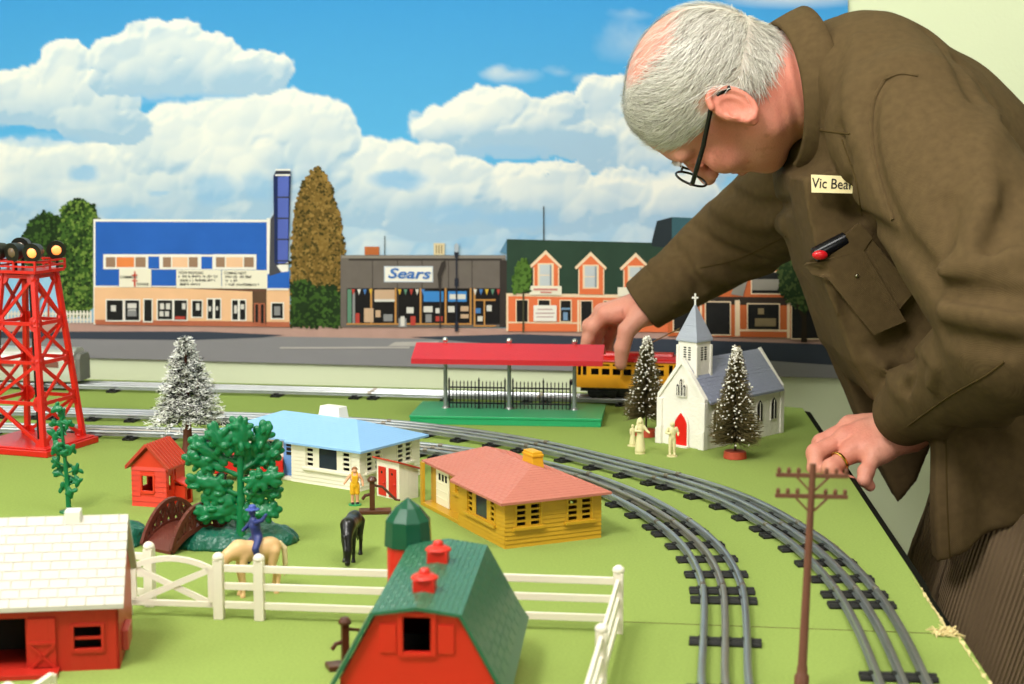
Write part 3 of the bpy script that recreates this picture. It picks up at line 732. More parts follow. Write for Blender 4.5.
cream('cream figurine of a man standing before the red church door', 672, 456.5, 43, False, [[(-5, 0, 33), (-8, -1, 28), (-4, -4.5, 27)], [(5, 0, 33), (7.5, 0, 27), (6, -4, 25)]], math.radians(10))

# ---- church
C = at(704.5, 450); A = at(658.6, 442.3); rz = ang(A, C) ; w = math.dist(A[:2], C[:2])
t = thing('toy_church', 'white toy church with grey steeple and red pointed door', 'toy church', (A[0], A[1], 0), rz)
M_ch = mat('church_white', '#e6e2d6', rough=.5, var=.03, bump=.8, bscale=220)
M_chroof = mat('church_roof', '#8d93a6', rough=.4, kind='tile', kscale=1, kdist=1.5)
M_steep = mat('church_steeple', '#a9b0bd', rough=.4, kind='tile', kscale=1, kdist=1.2)
L = 166; E_ = 62; R = 104
def gothic(u, z0, z1, hw, n=5):
    zs = z1 - hw * 1.5; pts = [(u - hw, z0), (u + hw, z0)]
    for i in range(n + 1): pts.append((u + hw * (1 - (i / n) ** 1.6), zs + (z1 - zs) * i / n))
    for i in range(n - 1, -1, -1): pts.append((u - hw * (1 - (i / n) ** 1.6), zs + (z1 - zs) * i / n))
    return pts
mb = MB(); g = [(0, 0), (w, 0), (w, E_), (w / 2, R), (0, E_)]
mb.prism(g, 'y', 0, L); mb.build('walls', M_ch, t)
# front: raised stone coping and shoulders
mb = MB(); mb.prism([(-1, E_ - 4), (0, E_ - 4), (w / 2, R + 1), (w, E_ - 4), (w + 1, E_ - 4), (w + 1, E_ + 2), (w / 2, R + 9), (-1, E_ + 2)], 'y', -2.5, 5)
for x in (-1.5, w - 6.5): mb.prism([(x, 0), (x + 8, 0), (x + 8, E_ - 3), (x, E_ - 3)], 'y', -3, 4); mb.prism([(x - .6, 0), (x + 8.6, 0), (x + 8.6, 24), (x - .6, 20)], 'y', -5, 4)
mb.build('front_coping', M_ch, t, bevel=.5); mb = MB(); mb.prism([(-1, E_ - 4), (0, E_ - 4), (w / 2, R + 1), (w, E_ - 4), (w + 1, E_ - 4), (w + 1, E_ + 2), (w / 2, R + 7), (-1, E_ + 2)], 'y', L - 4, L + 2)
for x in (-1.5, w - 6.5): mb.bx(x, x + 8, L - 5, L + 3, 0, E_ - 3)
mb.build('rear_coping', M_ch, t, bevel=.5)
for s_ in (0, 1):
    a, b = (w + 5, E_ - 5), (w / 2, R + 2.5)
    if s_: a, b = (-5, E_ - 5), (w / 2, R + 2.5)
    MB().prism([a, b, (b[0], b[1] + 2.5), (a[0], a[1] + 3)], 'y', 4.5, L - 3.5).courses((a[0], 4.5, a[1] + 3), (a[0], L - 3.5, a[1] + 3), (b[0], L - 3.5, b[1] + 2.6), (b[0], 4.5, b[1] + 2.6), 13, 26, .4).build('roof', M_chroof, t, uvbox=130)
M_doorred = mat('church_door_red', '#d21713', rough=.35)
d = MB().prism(gothic(w / 2 + 1, 2, 43, 9.5), 'y', -3.6, -1).build('door', M_doorred, t)
dd = MB().prism(gothic(w / 2 + 1, 2, 46, 11.5), 'y', -2.6, -1).build('door_surround', M_ch, t)
MB().bx(w / 2 - 12, w / 2 + 14, -9, -1, 0, 2).build('step', M_ch, t)
def lancet(u, z0, z1, hw, side):
    f = MB()
    fr = MB(); po = gothic(u, z0, z1, hw + (.5 if side == 'front' else 1.6)); po2 = gothic(u, z0 + 1.5, z1 - 2.2, hw)
    if side == 'front':
        f = MB().prism(po, 'y', -3.4, -2).build('window_surround', M_ch, t); MB().prism(po2, 'y', -3.8, -2.5).build('pane', M_dark, f)
        m = MB(); m.bx(u - .5, u + .5, -4.4, -3, z0 + 1.5, z1 - 5); m.build('mullion', M_ch, f)
    else:
        f = MB().prism(po, 'x', w - .5, w + 1).build('window_surround', M_ch, t); MB().prism(po2, 'x', w, w + 1.5).build('pane', M_dark, f)
        m = MB(); m.bx(w + 1, w + 2, u - .5, u + .5, z0 + 1.5, z1 - 5); m.build('mullion', M_ch, f)
for u in (-5.2, 0, 5.2): lancet(w / 2 + 1 + u, 64, 89 if u == 0 else 82, 1.9, 'front')
for u in (22, 53, 84, 115, 146): lancet(u, 20, 52, 5.4, 'side')
TWC = (w / 2 + 1, 23); hw = 14.6
def ring4(r, z): return [(TWC[0] + sx * r, TWC[1] + sy * r, z) for sx, sy in ((-1, -1), (1, -1), (1, 1), (-1, 1))]
mb = MB(); mb.bx(TWC[0] - hw, TWC[0] + hw, TWC[1] - hw, TWC[1] + hw, 70, 134)
for sx in (-1, 1):
    for sy in (-1, 1): mb.bx(TWC[0] + sx * hw - 2, TWC[0] + sx * hw + 2, TWC[1] + sy * hw - 2, TWC[1] + sy * hw + 2, 70, 128)
tw = mb.build('tower', M_ch, t, bevel=.7)
for k in range(4):
    lv = MB()
    for s_ in (-3.6, 3.6):
        po = gothic(s_, 108, 129, 2.9)
        for q in range(6): 
            z = 109.5 + q * 3
            lv.bx(TWC[0] + s_ - 2, TWC[0] + s_ + 2, TWC[1] - hw - .4, TWC[1] - hw + .5, z, z + 1.6)
    Mx = Matrix.Translation(Vector((TWC[0], TWC[1], 0)) / 1000) @ Matrix.Rotation(k * PI / 2, 4, 'Z') @ Matrix.Translation(-Vector((TWC[0], TWC[1], 0)) / 1000)
    lv.build('belfry_louver', M_dark, tw, M=Mx)
mb = MB(); vs = ring4(hw + 2, 133) + ring4(hw + 2, 135.5) + [(TWC[0], TWC[1], 181)]
mb.add(vs, [(3, 2, 1, 0), (0, 1, 5, 4), (1, 2, 6, 5), (2, 3, 7, 6), (3, 0, 4, 7), (4, 5, 8), (5, 6, 8), (6, 7, 8), (7, 4, 8)]); [mb.courses(vs[4 + k_], vs[4 + (k_ + 1) % 4], vs[8], vs[8], 13, 0, .3) for k_ in range(4)]; st = mb.build('steeple', M_steep, t, uvbox=200)
ca = -rz  # the cross faces the track
mb = MB(); mb.bx(-1.1, 1.1, -1, 1, 178, 193); mb.bx(-4, 4, -1, 1, 186.3, 188.6)
mb.build('cross', M_white, st, M=Matrix.Translation((TWC[0] / 1000, TWC[1] / 1000, 0)) @ Matrix.Rotation(ca, 4, 'Z'), bevel=.3)

# ---- station platform
A = at(410, 424); B = at(601, 427.4); rz = ang(A, B); w = math.dist(A[:2], B[:2]); D = 118
t = thing('toy_station_platform', 'green toy station platform under a long red canopy on three posts', 'toy station', (A[0], A[1], 0), rz)
M_pgreen = mat('platform_green', '#279761', rough=.35)
mb = MB(); mb.add([(0, 0, 0), (w, 0, 0), (w, D, 0), (0, D, 0), (0, 0, 9.5), (w, 0, 9.5), (w, D, 9.5), (0, D, 9.5)], [(3, 2, 1, 0), (4, 5, 6, 7), (0, 1, 5, 4), (1, 2, 6, 5), (2, 3, 7, 6), (3, 0, 4, 7)])
mb.bx(-1, w + 1, -1, D + 1, 8.6, 12); mb.build('base', M_pgreen, t, bevel=.5)
M_post = mat('post_grey', '#8d918e', rough=.35, metal=.5)
YP = 66; RZ = 100
px_ = [at(441, 416)[0], at(504.5, 417)[0], at(569.5, 418)[0]]
xs_ = [(q - A[0]) / math.cos(rz) for q in px_]
for x in xs_:
    p_ = MB().cyl((x, YP, 10), (x, YP, 96), 3, 2.6, 12).lathe([(6, 10), (6, 12), (3.4, 15)], 12, (x, YP)).build('post', M_post, t, smooth=True)
    MB().bx(x - 7, x + 7, YP - 30, YP + 30, 80, 85).build('bracket', M_post, p_)
mb = MB(); EV = 84; hd = 46
mb.prism([(YP - hd, EV), (YP, RZ), (YP + hd, EV), (YP + hd, EV + 3), (YP, RZ + 3.5), (YP - hd, EV + 3)], 'x', -1, w + 1)
rf = mb.build('canopy', mat('canopy_red', '#c4222a', rough=.35, kind='plank', kscale=1 / .007, kdist=.4), t)
mb = MB(); mb.bx(-1, w + 1, YP - hd - 1, YP - hd, EV - 4, EV + 3); mb.build('fascia', mat('canopy_fascia', '#b8262e', rough=.35), t)
M_chrome = mat('chrome', '#d8d8d8', rough=.12, metal=1)
for x in xs_: MB().lathe([(1.6, RZ + 2), (1.6, RZ + 4)], 12, (x, YP)).ball((x, YP, RZ + 7.5), 4, 14, 10).build('finial', M_chrome, t, smooth=True)
M_iron = mat('iron_black', '#1a1c20', rough=.4, metal=.3)
for i in (0, 1):
    x0, x1 = xs_[i] + 5, xs_[i + 1] - 6; y = YP + 1
    mb = MB(); mb.bx(x0, x1, y - .8, y + .8, 18, 20); mb.bx(x0, x1, y - .8, y + .8, 40, 42)
    nn = 15
    for k in range(nn + 1):
        x = x0 + (x1 - x0) * k / nn; big = k in (0, nn // 2 + 1, nn)
        mb.cyl((x, y, 11), (x, y, 50 if big else 47), 1.3 if big else .8, n=6); mb.cyl((x, y, 50 if big else 47), (x, y, 56 if big else 51), 1.8 if big else 1.2, .1, 6)
        if big: mb.bx(x - 3, x + 3, y - 4, y + 4, 10, 12)
    mb.build('iron_fence', M_iron, t)

# ---- red floodlight tower
N = at(44, 455); t = thing('toy_floodlight_tower', 'tall red toy lattice tower with black floodlights on top', 'toy tower', (N[0], N[1], 0), math.radians(70))
M_tr = mat('tower_red', '#c81f14', rough=.28, var=.05)
S0 = 86; S1 = 46; HT = 222
def leg(i, z):
    f = z / HT; s = S0 + (S1 - S0) * f; cx, cy = S0 / 2, S0 / 2
    dx, dy = ((-1, -1), (1, -1), (1, 1), (-1, 1))[i]
    return Vector((cx + dx * s / 2, cy + dy * s / 2, z))
mb = MB(); mb.bx(-16, S0 + 9, -16, S0 + 16, 0, 8); mb.bx(-12, S0 + 7, -12, S0 + 12, 8, 10); mb.build('base', M_tr, t, bevel=1)
for i in range(4):
    MB().bar(leg(i, 8), leg(i, HT), 6.5, mi=0, up=(1, 0, 0)).build('leg', M_tr, t, bevel=.6)
lev = [9, 62, 112, 160, HT - 4]
for a in range(4):
    b = (a + 1) % 4; mb = MB()
    for k in range(4):
        z0, z1 = lev[k], lev[k + 1]
        mb.bar(leg(a, z1), leg(b, z1), 3, 4.5)
        p, q, r_, s_ = leg(a, z0), leg(b, z0), leg(a, z1), leg(b, z1)
        (mb.bar(p, s_, 2.6, 4) if a in (0, 2) or k % 2 else None); (mb.bar(q, r_, 2.6, 4) if a in (0, 2) or not k % 2 else None)
        n_ = (s_ - p).cross(r_ - q).normalized() * 1.5; m_ = (p + s_ + q + r_) / 4
        for e in ((p, 1), (q, 1), (r_, 1), (s_, 1)):
            c_ = e[0] + (m_ - e[0]) * .1; mb.cyl(c_ - n_, c_ + n_, 7, n=10)
    mb.build('lattice_panel', M_tr, t)
mb = MB(); c0 = S0 / 2; W = 31
mb.bx(c0 - W, c0 + W, c0 - W, c0 + W, HT, HT + 4); mb.build('deck', M_tr, t, bevel=.4)
mb = MB()
for z in (HT + 9, HT + 15):
    for a, b in (((-W, -W), (W, -W)), ((W, -W), (W, W)), ((W, W), (-W, W)), ((-W, W), (-W, -W))): mb.bar((c0 + a[0], c0 + a[1], z), (c0 + b[0], c0 + b[1], z), 2.2)
for dx in (-W, 0, W):
    for dy in (-W, 0, W):
        if dx or dy: mb.bar((c0 + dx, c0 + dy, HT + 3), (c0 + dx, c0 + dy, HT + 16), 2.4)
mb.build('railing', M_tr, t)
M_lamp = mat('lamp_black', '#15130f', rough=.4)
M_glow = mat('lamp_glow', '#ffb070', rough=.3, emit='#ff7a28', estr=1.3)
M_glass = mat('lamp_glass', '#6d5a48', rough=.1)
iv = Matrix.Rotation(-math.radians(70), 4, 'Z')
lampspots = [(-.8, -.85, -100, True), (.85, -.75, -78, True), (-.85, .8, -125, False), (.8, .85, -50, False), (-.85, 0, -118, False), (0, .3, -95, False)]
for fx, fy, a, on in lampspots:
    d_ = iv @ Vector((math.cos(math.radians(a)), math.sin(math.radians(a)), -.12)).normalized()
    c_ = Vector((c0 + W * fx, c0 + W * fy, HT + (27 if fx else 32)))
    l_ = MB().tube([c_ - d_ * 12, c_ - d_ * 10, c_ - d_ * 2, c_ + d_ * 6, c_ + d_ * 7], [5, 8.6, 10.8, 11.8, 12.2], 18).cyl((c_.x, c_.y, HT + 3), (c_.x, c_.y, HT + 16), 1.8).build('floodlight', M_lamp, t, smooth=True)
    lens = MB().tube([c_ + d_ * 6.5, c_ + d_ * 7.6, c_ + d_ * 8.6], [6.6, 5.4, 2.4], 18).build('lens', M_glow if on else M_glass, l_, smooth=True)
    if on: lens['label'] = 'lit orange lens'
mb = MB()
for s_ in (-4, 4): mb.bar((c0 - S1 / 2 + 6 + s_ - 14, S0 - 4, 8), (c0 - S1 / 2 + 6 + s_, S0 - 14, HT + 4), 1.2)
for k in range(16): 
    f = (k + 1) / 17; z = 8 + (HT - 8) * f; x = c0 - S1 / 2 + 6 - 14 * (1 - f); y = S0 - 4 - 10 * f; mb.bar((x - 4, y, z), (x + 4, y, z), 1)
mb.build('ladder', M_blk, t)
MB().cyl((c0 + 2, c0 - 4, 9), (c0, c0, HT), 1.7, n=8).build('centre_rod', M_blk, t)
# =====================================================================  TREES, ANIMALS, FENCES, BARNS
M_needle = mat('needle_green', '#5a5432', rough=.8, var=.35, vscale=150)
M_needle2 = mat('needle_brown', '#7d6c44', rough=.8, var=.3, vscale=150)
M_snow = mat('flock_white', '#f0ece0', rough=.9, var=.03)
M_redbase = mat('wood_base_red', '#b2452c', rough=.5)
def bottle_brush(label, c, H, R, zb, seed, snow):
    """twisted-wire tree: bristles set radially, flocked with white"""
    rnd = random.Random(seed); t = thing('bottle_brush_tree', label, 'toy tree', c, 0, 'bottle brush trees')
    MB().cyl((0, 0, 0), (0, 0, 9), 14.5, 13.5, 28).build('base', M_redbase, t, smooth=True, bevel=.8)
    MB().cyl((0, 0, 8), (0, 0, H * .97), 1.5, .7, 8).build('trunk', mat('twisted_wire', '#3a3020', rough=.6), t)
    mb = MB(); sn = MB(); N = 3200
    for i in range(N):
        f = rnd.random() ** 1.25; z = zb + (H - zb) * f; a = rnd.random() * 2 * PI
        r = R * (1 - f * .86) * rnd.uniform(.72, 1.08) * (.72 + .28 * min(1, (f + .04) / .12)); dz = rnd.uniform(-.1, .35) * r - r * .12
        d = Vector((math.cos(a), math.sin(a), 0)); s_ = Vector((-d.y, d.x, 0)) * .42; p = Vector((0, 0, z)); e = p + d * r + Vector((0, 0, dz))
        mb.add([p - s_, p + s_, e + s_ * .5, e - s_ * .5], [(0, 1, 2, 3)], 0 if rnd.random() < .6 else 1)
        u = Vector((0, 0, .42)); mb.add([p - u, p + u, e + u * .5, e - u * .5], [(0, 1, 2, 3)], 0 if rnd.random() < .6 else 1)
        if rnd.random() < snow * (.45 + 1.6 * f):
            b = p + (e - p) * rnd.uniform(.75, 1.0); q = rnd.uniform(.6, 1.45)
            sn.ball(b, (q * rnd.uniform(.7, 1.5), q * rnd.uniform(.7, 1.5), q * .9), 5, 4)
    for i in range(14): sn.ball((rnd.uniform(-2, 2), rnd.uniform(-2, 2), H - rnd.uniform(0, 14)), rnd.uniform(2, 4), 7, 5)
    mb.build('bristles', [M_needle, M_needle2], t, recalc=False, merge=False); sn.build('snow_flock', M_snow, t, smooth='full', merge=False)
bottle_brush('snow-tipped bottle brush tree with red base, on the outer track side of the church', (*at(735, 458)[:2], 0), 138, 36, 20, 3, .13)
bottle_brush('slender snow-tipped bottle brush tree between the yellow trolley and the church', (*at(646, 436)[:2], 0), 131, 34, 26, 5, .13)

# white flocked fir
rnd = random.Random(11); c = at(188, 453)
t = thing('flocked_fir_tree', 'large white flocked fir tree with brown trunk behind the red shed', 'toy tree', (c[0], c[1], 0))
MB().tube([(0, 0, 0), (0, 0, 14), (0, 0, 60), (0, 0, 136)], [8, 6, 4, 1], 12).build('trunk', mat('fir_trunk', '#6a3528', rough=.6, bump=.6, bscale=300), t, smooth=True)
M_f1 = mat('fir_white', '#f4f4f0', rough=.85, var=.05); M_f2 = mat('fir_dark_green', '#232a22', rough=.85, var=.2)  # white and dark green needles, more dark ones towards the trunk
mb = MB()
for i in range(760):
    f = rnd.random() ** 1.1; z = 37 + 104 * f; a = rnd.random() * 2 * PI; r = (46 * (1 - f) ** .85 + 6) * rnd.uniform(.6, 1.08)
    d = Vector((math.cos(a), math.sin(a), 0)); p = Vector((0, 0, z + 8 * (1 - f))); e = p + d * r + Vector((0, 0, -r * rnd.uniform(.1, .42) + 5 * f))
    sd = Vector((-d.y, d.x, 0)); nb = int(8 + r * .42)
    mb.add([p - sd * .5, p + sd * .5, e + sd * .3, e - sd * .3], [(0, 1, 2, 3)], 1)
    for k in range(nb):
        u = .3 + .7 * (k + rnd.random()) / nb; b = p + (e - p) * u; ln = rnd.uniform(4, 8.5) * (1.15 - .5 * u)
        q = (d * rnd.uniform(.3, 1) + sd * rnd.uniform(-1, 1) + Vector((0, 0, rnd.uniform(-.45, .6)))).normalized()
        wv = q.cross(Vector((rnd.uniform(-1, 1), rnd.uniform(-1, 1), rnd.uniform(-1, 1)))).normalized() * rnd.uniform(.5, .85)
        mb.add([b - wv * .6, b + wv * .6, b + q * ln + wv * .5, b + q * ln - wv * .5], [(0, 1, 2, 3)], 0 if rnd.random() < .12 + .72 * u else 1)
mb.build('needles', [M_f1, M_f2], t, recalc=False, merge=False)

# green plastic trees
M_tree = mat('tree_green_plastic', '#0a6a3e', rough=.3, var=.12, vscale=40)
def lobes_fn(segs, k=2.0, amp=1.6, sc=.16, flat=None):
    def fn(p):
        n = fbm(p * sc, 3, 2) * amp * 2; d = None
        for a, b, ra, rb, fl in segs:
            q = p.copy(); 
            if fl: q[:, 1] *= fl
            a2 = (a[0], a[1] * (fl or 1), a[2]); b2 = (b[0], b[1] * (fl or 1), b[2])
            e = cone(q, a2, b2, ra, rb) / (fl or 1) - (n if fl else n * .25)
            d = e if d is None else smin(d, e, k)
        return d * .7
    return fn
c = at(241, 548); t = thing('plastic_oak_tree', 'big glossy green plastic tree with spreading leafy branches, behind the rider', 'toy tree', (c[0], c[1], 6), math.radians(6))
def tp(px, py): s_ = 1.03; return ((px - 241) / s_, 0, (542 - py) / s_)
rnd = random.Random(4)
LB = [((242, 433), 92, 17, 12), ((223, 437), 122, 16, 9.5), ((262, 439), 66, 17, 9.5), ((269, 456), 38, 15, 9), ((211, 449), 148, 20, 9.5), ((206, 461), 166, 18, 8.5), ((211, 481), 172, 21, 9.5), ((221, 496), 176, 16, 7.5), ((217, 511), 184, 19, 10), ((265, 477), 12, 17, 9.5), ((265, 492), 6, 16, 7.5), ((261, 511), 4, 18, 10), ((247, 457), 84, 15, 9)]
segs = [(tp(241, 545), tp(242, 500), 5, 4, None), (tp(242, 500), tp(242, 455), 4, 3, None)]
lobes = []
for k, (c_, dg_, hl_, hw_) in enumerate(LB):
    a_ = math.radians(dg_); C_ = np.array(tp(*c_)); C_[1] = rnd.uniform(-9, 9); dv = np.array([math.cos(a_), 0, math.sin(a_)]); nv = np.array([-dv[2], 0, dv[0]])
    R_ = np.stack([dv, np.array([0, 1, 0]), nv], 1); hl_ *= .93; hw_ *= .84; lobes.append((C_, (hl_, 5.2, hw_ * .86), R_))
    root = np.array(tp(242, min(c_[1] + 14, 520))); segs.append((root, C_, 2.4, 2.2, None))
    n_ = 11
    for i in range(n_):
        t_ = 2 * PI * (i + rnd.uniform(-.3, .3)) / n_; q = C_ + dv * hl_ * .95 * math.cos(t_) + nv * hw_ * .92 * math.sin(t_) + np.array([0, rnd.uniform(-3, 3), 0])
        o_ = nrm_(dv * math.cos(t_) + nv * math.sin(t_) * 1.3) if False else (dv * math.cos(t_) + nv * math.sin(t_)); lobes.append((q, (rnd.uniform(4.4, 6.4), 3, rnd.uniform(3, 4.2)), np.stack([o_, np.array([0, 1, 0]), np.array([-o_[2], 0, o_[0]])], 1)))
    for i in range(9): q = C_ + dv * hl_ * rnd.uniform(-.8, .8) + nv * hw_ * rnd.uniform(-.6, .6) + np.array([0, rnd.choice((-1, 1)) * rnd.uniform(3, 5), 0]); lobes.append((q, (rnd.uniform(3, 5), 2.6, rnd.uniform(2, 3)), R_))
def oak(p):
    d = None
    for C_, r_, R_ in lobes: e = ell(p, C_, r_, R_); d = e if d is None else smin(d, e, 1.1)
    for a_, b_, r0, r1, _ in segs[2:]: d = smin(d, cone(p, a_, b_, r0, r1), 1.5)
    return (d - fbm(p * .2, 2, 2) * 1.6) * .8
lo = (-66, -36, -4); hi = (60, 36, 142)
sdf_obj('foliage', oak, (lo[0], -22, 4), (hi[0], 22, 142), .95, M_tree, t)
sdf_obj('trunk', lobes_fn(segs[:2], 2), (-12, -12, -4), (12, 12, 100), 1.0, M_tree, t)

c = at(69, 512); t = thing('plastic_sapling_tree', 'thin green plastic tree with leaf clumps along its stem, before the red tower', 'toy tree', (c[0], c[1], 0))
def tq(px, py): s_ = .945; return ((px - 69) / s_, 0, (512 - py) / s_)
MB().tube([tq(69, 512), tq(68, 480), tq(66, 445), tq(63, 405)], [3, 2.4, 2, 1], 8).lathe([(10, 0), (10, 1.5), (4, 3)], 14).build('trunk', M_tree, t, smooth=True)
leaves = []; twigs = []; rnd = random.Random(8)
for (x, y) in ((61, 406), (66, 414), (59, 423), (72, 422), (66, 431), (56, 435), (60, 444), (75, 447), (67, 451), (57, 449), (58, 462), (67, 466), (77, 469), (60, 474), (71, 479), (79, 481), (63, 486), (73, 491)):
    q = np.array(tq(x, y)); q[1] = rnd.uniform(-7, 7); twigs.append((q * np.array([.2, 0, 1]) - np.array([0, 0, 3]), q))
    for _ in range(6):
        t_ = rnd.uniform(0, 6.28); o_ = np.array([math.cos(t_), 0, math.sin(t_)]); p_ = rnd.uniform(-.5, .5); n_ = np.array([-o_[2] * p_, 1, o_[0] * p_]); n_ /= np.linalg.norm(n_); leaves.append((q + o_ * rnd.uniform(1.5, 4.5) + n_ * rnd.uniform(-2, 2), (rnd.uniform(3.4, 5.2), 1.7, rnd.uniform(2, 2.8)), np.stack([o_, n_, np.cross(o_, n_)], 1)))
def sapl(p):
    d = None
    for C_, r_, R_ in leaves: e = ell(p, C_, r_, R_); d = e if d is None else smin(d, e, .7)
    for a_, b_ in twigs: d = smin(d, cone(p, a_, b_, 1, 1.5), 1)
    return (d - fbm(p * .3, 2, 2) * 1.2) * .8
sdf_obj('foliage', sapl, (-24, -16, 14), (22, 16, 128), .8, M_tree, t)

# green mound with stream, brown bridge
M_mound = mat('mound_green', '#1a5a48', rough=.3, var=.2, vscale=60, bump=2.2, bscale=170)
c = at(200, 545); t = thing('plastic_mound', 'low dark green plastic mound of rough ground under the brown bridge', 'toy scenery base', (c[0], c[1], 0), math.radians(2))
def mound(p):
    x, y, z = p.T
    d = ell(p, (-74, 16, 0), (24, 30, 21)); d = smin(d, ell(p, (22, -6, 0), (46, 22, 19)), 6); d = smin(d, ell(p, (62, 12, 0), (34, 28, 17)), 6); d = smin(d, ell(p, (36, 28, 0), (40, 20, 24)), 6)
    d = smax(d, -chain(p, [(-66, -60, 12), (-34, 0, 14), (4, 60, 14)], [24, 23, 22]), 4)
    d = d - fbm(p * .11, 4, 1) * 7
    return np.maximum(d, -z - .3) * .8
sdf_obj('ground', mound, (-102, -40, -.5), (102, 58, 30), 1.5, M_mound, t)
c = at(157, 552); t = thing('toy_bridge', 'dark brown arched toy bridge with trussed railings over the stream bed', 'toy bridge', (c[0], c[1], 0), math.radians(-36)); t.scale = (1.12, 1.05, 1.0)
M_br = mat('bridge_brown', '#5d2a20', rough=.4, var=.1, kind='plank', kscale=1 / .005, kdist=.4)
Lb = 74; zc = lambda y: 3 + 17 * (1 - ((y - Lb / 2) / (Lb / 2)) ** 2); zr = lambda y: 5 + 37 * max(0, 1 - ((y - Lb / 2) / (Lb / 2)) ** 2) ** .85
ys = np.linspace(0, Lb, 17); mb = MB()
mb.prism([(y, zc(y)) for y in ys] + [(y, zc(y) - 3.5) for y in ys[::-1]], 'x', -17, 17); mb.build('deck', M_br, t)
for sx in (-18, 18):
    mb = MB()
    for i in range(16): mb.bar((sx, ys[i], zr(ys[i])), (sx, ys[i + 1], zr(ys[i + 1])), 3.4, 4)
    for i in range(16): mb.bar((sx, ys[i], zc(ys[i])), (sx, ys[i + 1], zc(ys[i + 1])), 3.4, 5)
    for i in range(2, 15, 2):
        mb.bar((sx, ys[i], zc(ys[i])), (sx, ys[i], zr(ys[i])), 2.6)
        if i < 14: mb.bar((sx, ys[i], zc(ys[i])), (sx, ys[i + 2], zr(ys[i + 2])), 2); mb.bar((sx, ys[i], zr(ys[i])), (sx, ys[i + 2], zc(ys[i + 2])), 2)
    mb.build('railing', M_br, t)

# ---- white ranch fence
PH = 52
def post(mb_parent, x, y, nm='post', h=PH):
    return MB().bx(x - 4, x + 4, y - 4, y + 4, 0, h - 4).lathe([(4.6, h - 4), (5, h - 2), (4.4, h), (2, h + 2)], 12, (x, y)).build(nm, M_fwhite, mb_parent, bevel=.4)
def rails(t, a, b, skip=()):
    for k, z in enumerate((43, 28, 12)): 
        MB().bar((a[0], a[1], z), (b[0], b[1], z), 3, 6).build('rail', M_fwhite, t, bevel=.4)
q1, q2, q3, q4 = at(127, 615.5), at(219.5, 618.5), at(259.5, 620.5), at(618, 633)
t = thing('toy_fence_gate', 'white toy fence gate with arched top and crossed braces', 'toy gate', (q1[0], q1[1], 0), ang(q1, q2))
w = math.dist(q1[:2], q2[:2]); post(t, 0, 0, h=54); post(t, w, 0, h=54)
mb = MB()
for i in range(12):
    f0, f1 = i / 12, (i + 1) / 12; a = lambda f: (4 + (w - 8) * f, 0, 41 + 9 * (1 - (2 * f - 1) ** 2)); mb.bar(a(f0), a(f1), 3, 4.5)
mb.build('arched_rail', M_fwhite, t)
mb = MB(); mb.bar((5, 0, 12), (w - 5, 0, 12), 3, 5); mb.bar((6.5, 0, 10), (6.5, 0, 42), 3, 5); mb.bar((w - 6.5, 0, 10), (w - 6.5, 0, 42), 3, 5); mb.build('gate_frame', M_fwhite, t, bevel=.3)
mb = MB(); mb.bar((8, -.4, 13), (w - 8, -.4, 41), 2.2, 5); mb.bar((8, .4, 41), (w - 8, .4, 13), 2.2, 5); mb.build('cross_brace', M_fwhite, t)
t = thing('toy_fence', 'long run of white three-rail toy fence behind the red barn and silo', 'toy fence', (q2[0], q2[1], 0), ang(q2, q4)); L_ = math.dist(q2[:2], q4[:2]); m3 = math.dist(q2[:2], q3[:2])
rails(t, (5, 0), (m3 - 3, 0)); rails(t, (m3 + 3, 0), (L_, 0)); post(t, m3, 0, h=54); post(t, L_, 0, h=54)
n5 = at(601.5, 625, 53); dr_ = Vector((n5[0] - q4[0], n5[1] - q4[1], 0)); L5 = dr_.length
t = thing('toy_fence', 'white three-rail toy fence coming forward beside the red barn toward the viewer', 'toy fence', (q4[0], q4[1], 0), math.atan2(dr_.y, dr_.x)); rails(t, (5, 0), (L5, 0)); rails(t, (L5, 0), (2 * L5, 0)); post(t, L5, 0); post(t, 2 * L5, 0)
a, b = at(150.5, 606), at(112, 603)
t = thing('toy_fence', 'short white toy fence panel behind the gate beside the white stable roof', 'toy fence', (a[0], a[1], 0), ang(a, b)); Lq = math.dist(a[:2], b[:2]); rails(t, (0, 0), (Lq, 0)); post(t, 0, 0, h=54); post(t, Lq, 0, h=54)
a = at(52, 676, 26); b = at(40, 690, 22)
t = thing('toy_fence', 'white toy fence rail end poking up before the red stable doors', 'toy fence', (a[0], a[1], 0), ang(a, b))
MB().bar((0, 0, 26), (60, 0, 26), 4, 5).build('rail', M_fwhite, t, bevel=.4); MB().bar((0, 0, 12), (60, 0, 12), 3, 5).build('rail', M_fwhite, t); post(t, 62, 0, h=40); MB().bx(-2.5, 2.5, -2.5, 2.5, 0, 27).build('post', M_fwhite, t, bevel=.5)

# ---- red gambrel barn and silo
M_barn = mat('barn_red', '#c9271a', rough=.35, var=.05)
M_groof = mat('barn_roof_green', '#2a6046', rough=.3, var=.12, vscale=25, kind='tile', kscale=1, kdist=1.0)
fr = atY(416, 609, 1085); re = atY(447, 538, 1262); rz = math.atan2(re[1] - fr[1], re[0] - fr[0]) - PI / 2
RZ = 92.5
t = thing('toy_barn', 'red toy barn with green gambrel roof and two red cupolas', 'toy barn', (fr[0], fr[1], 0), rz); L = 186
prof = [(-52, 0), (52, 0), (52, 40), (27, 85), (0, RZ - 3), (-27, 85), (-52, 40)]
mb = MB(); wz = [(-9.5, 61), (9.5, 61), (9.5, 85), (-9.5, 85)]
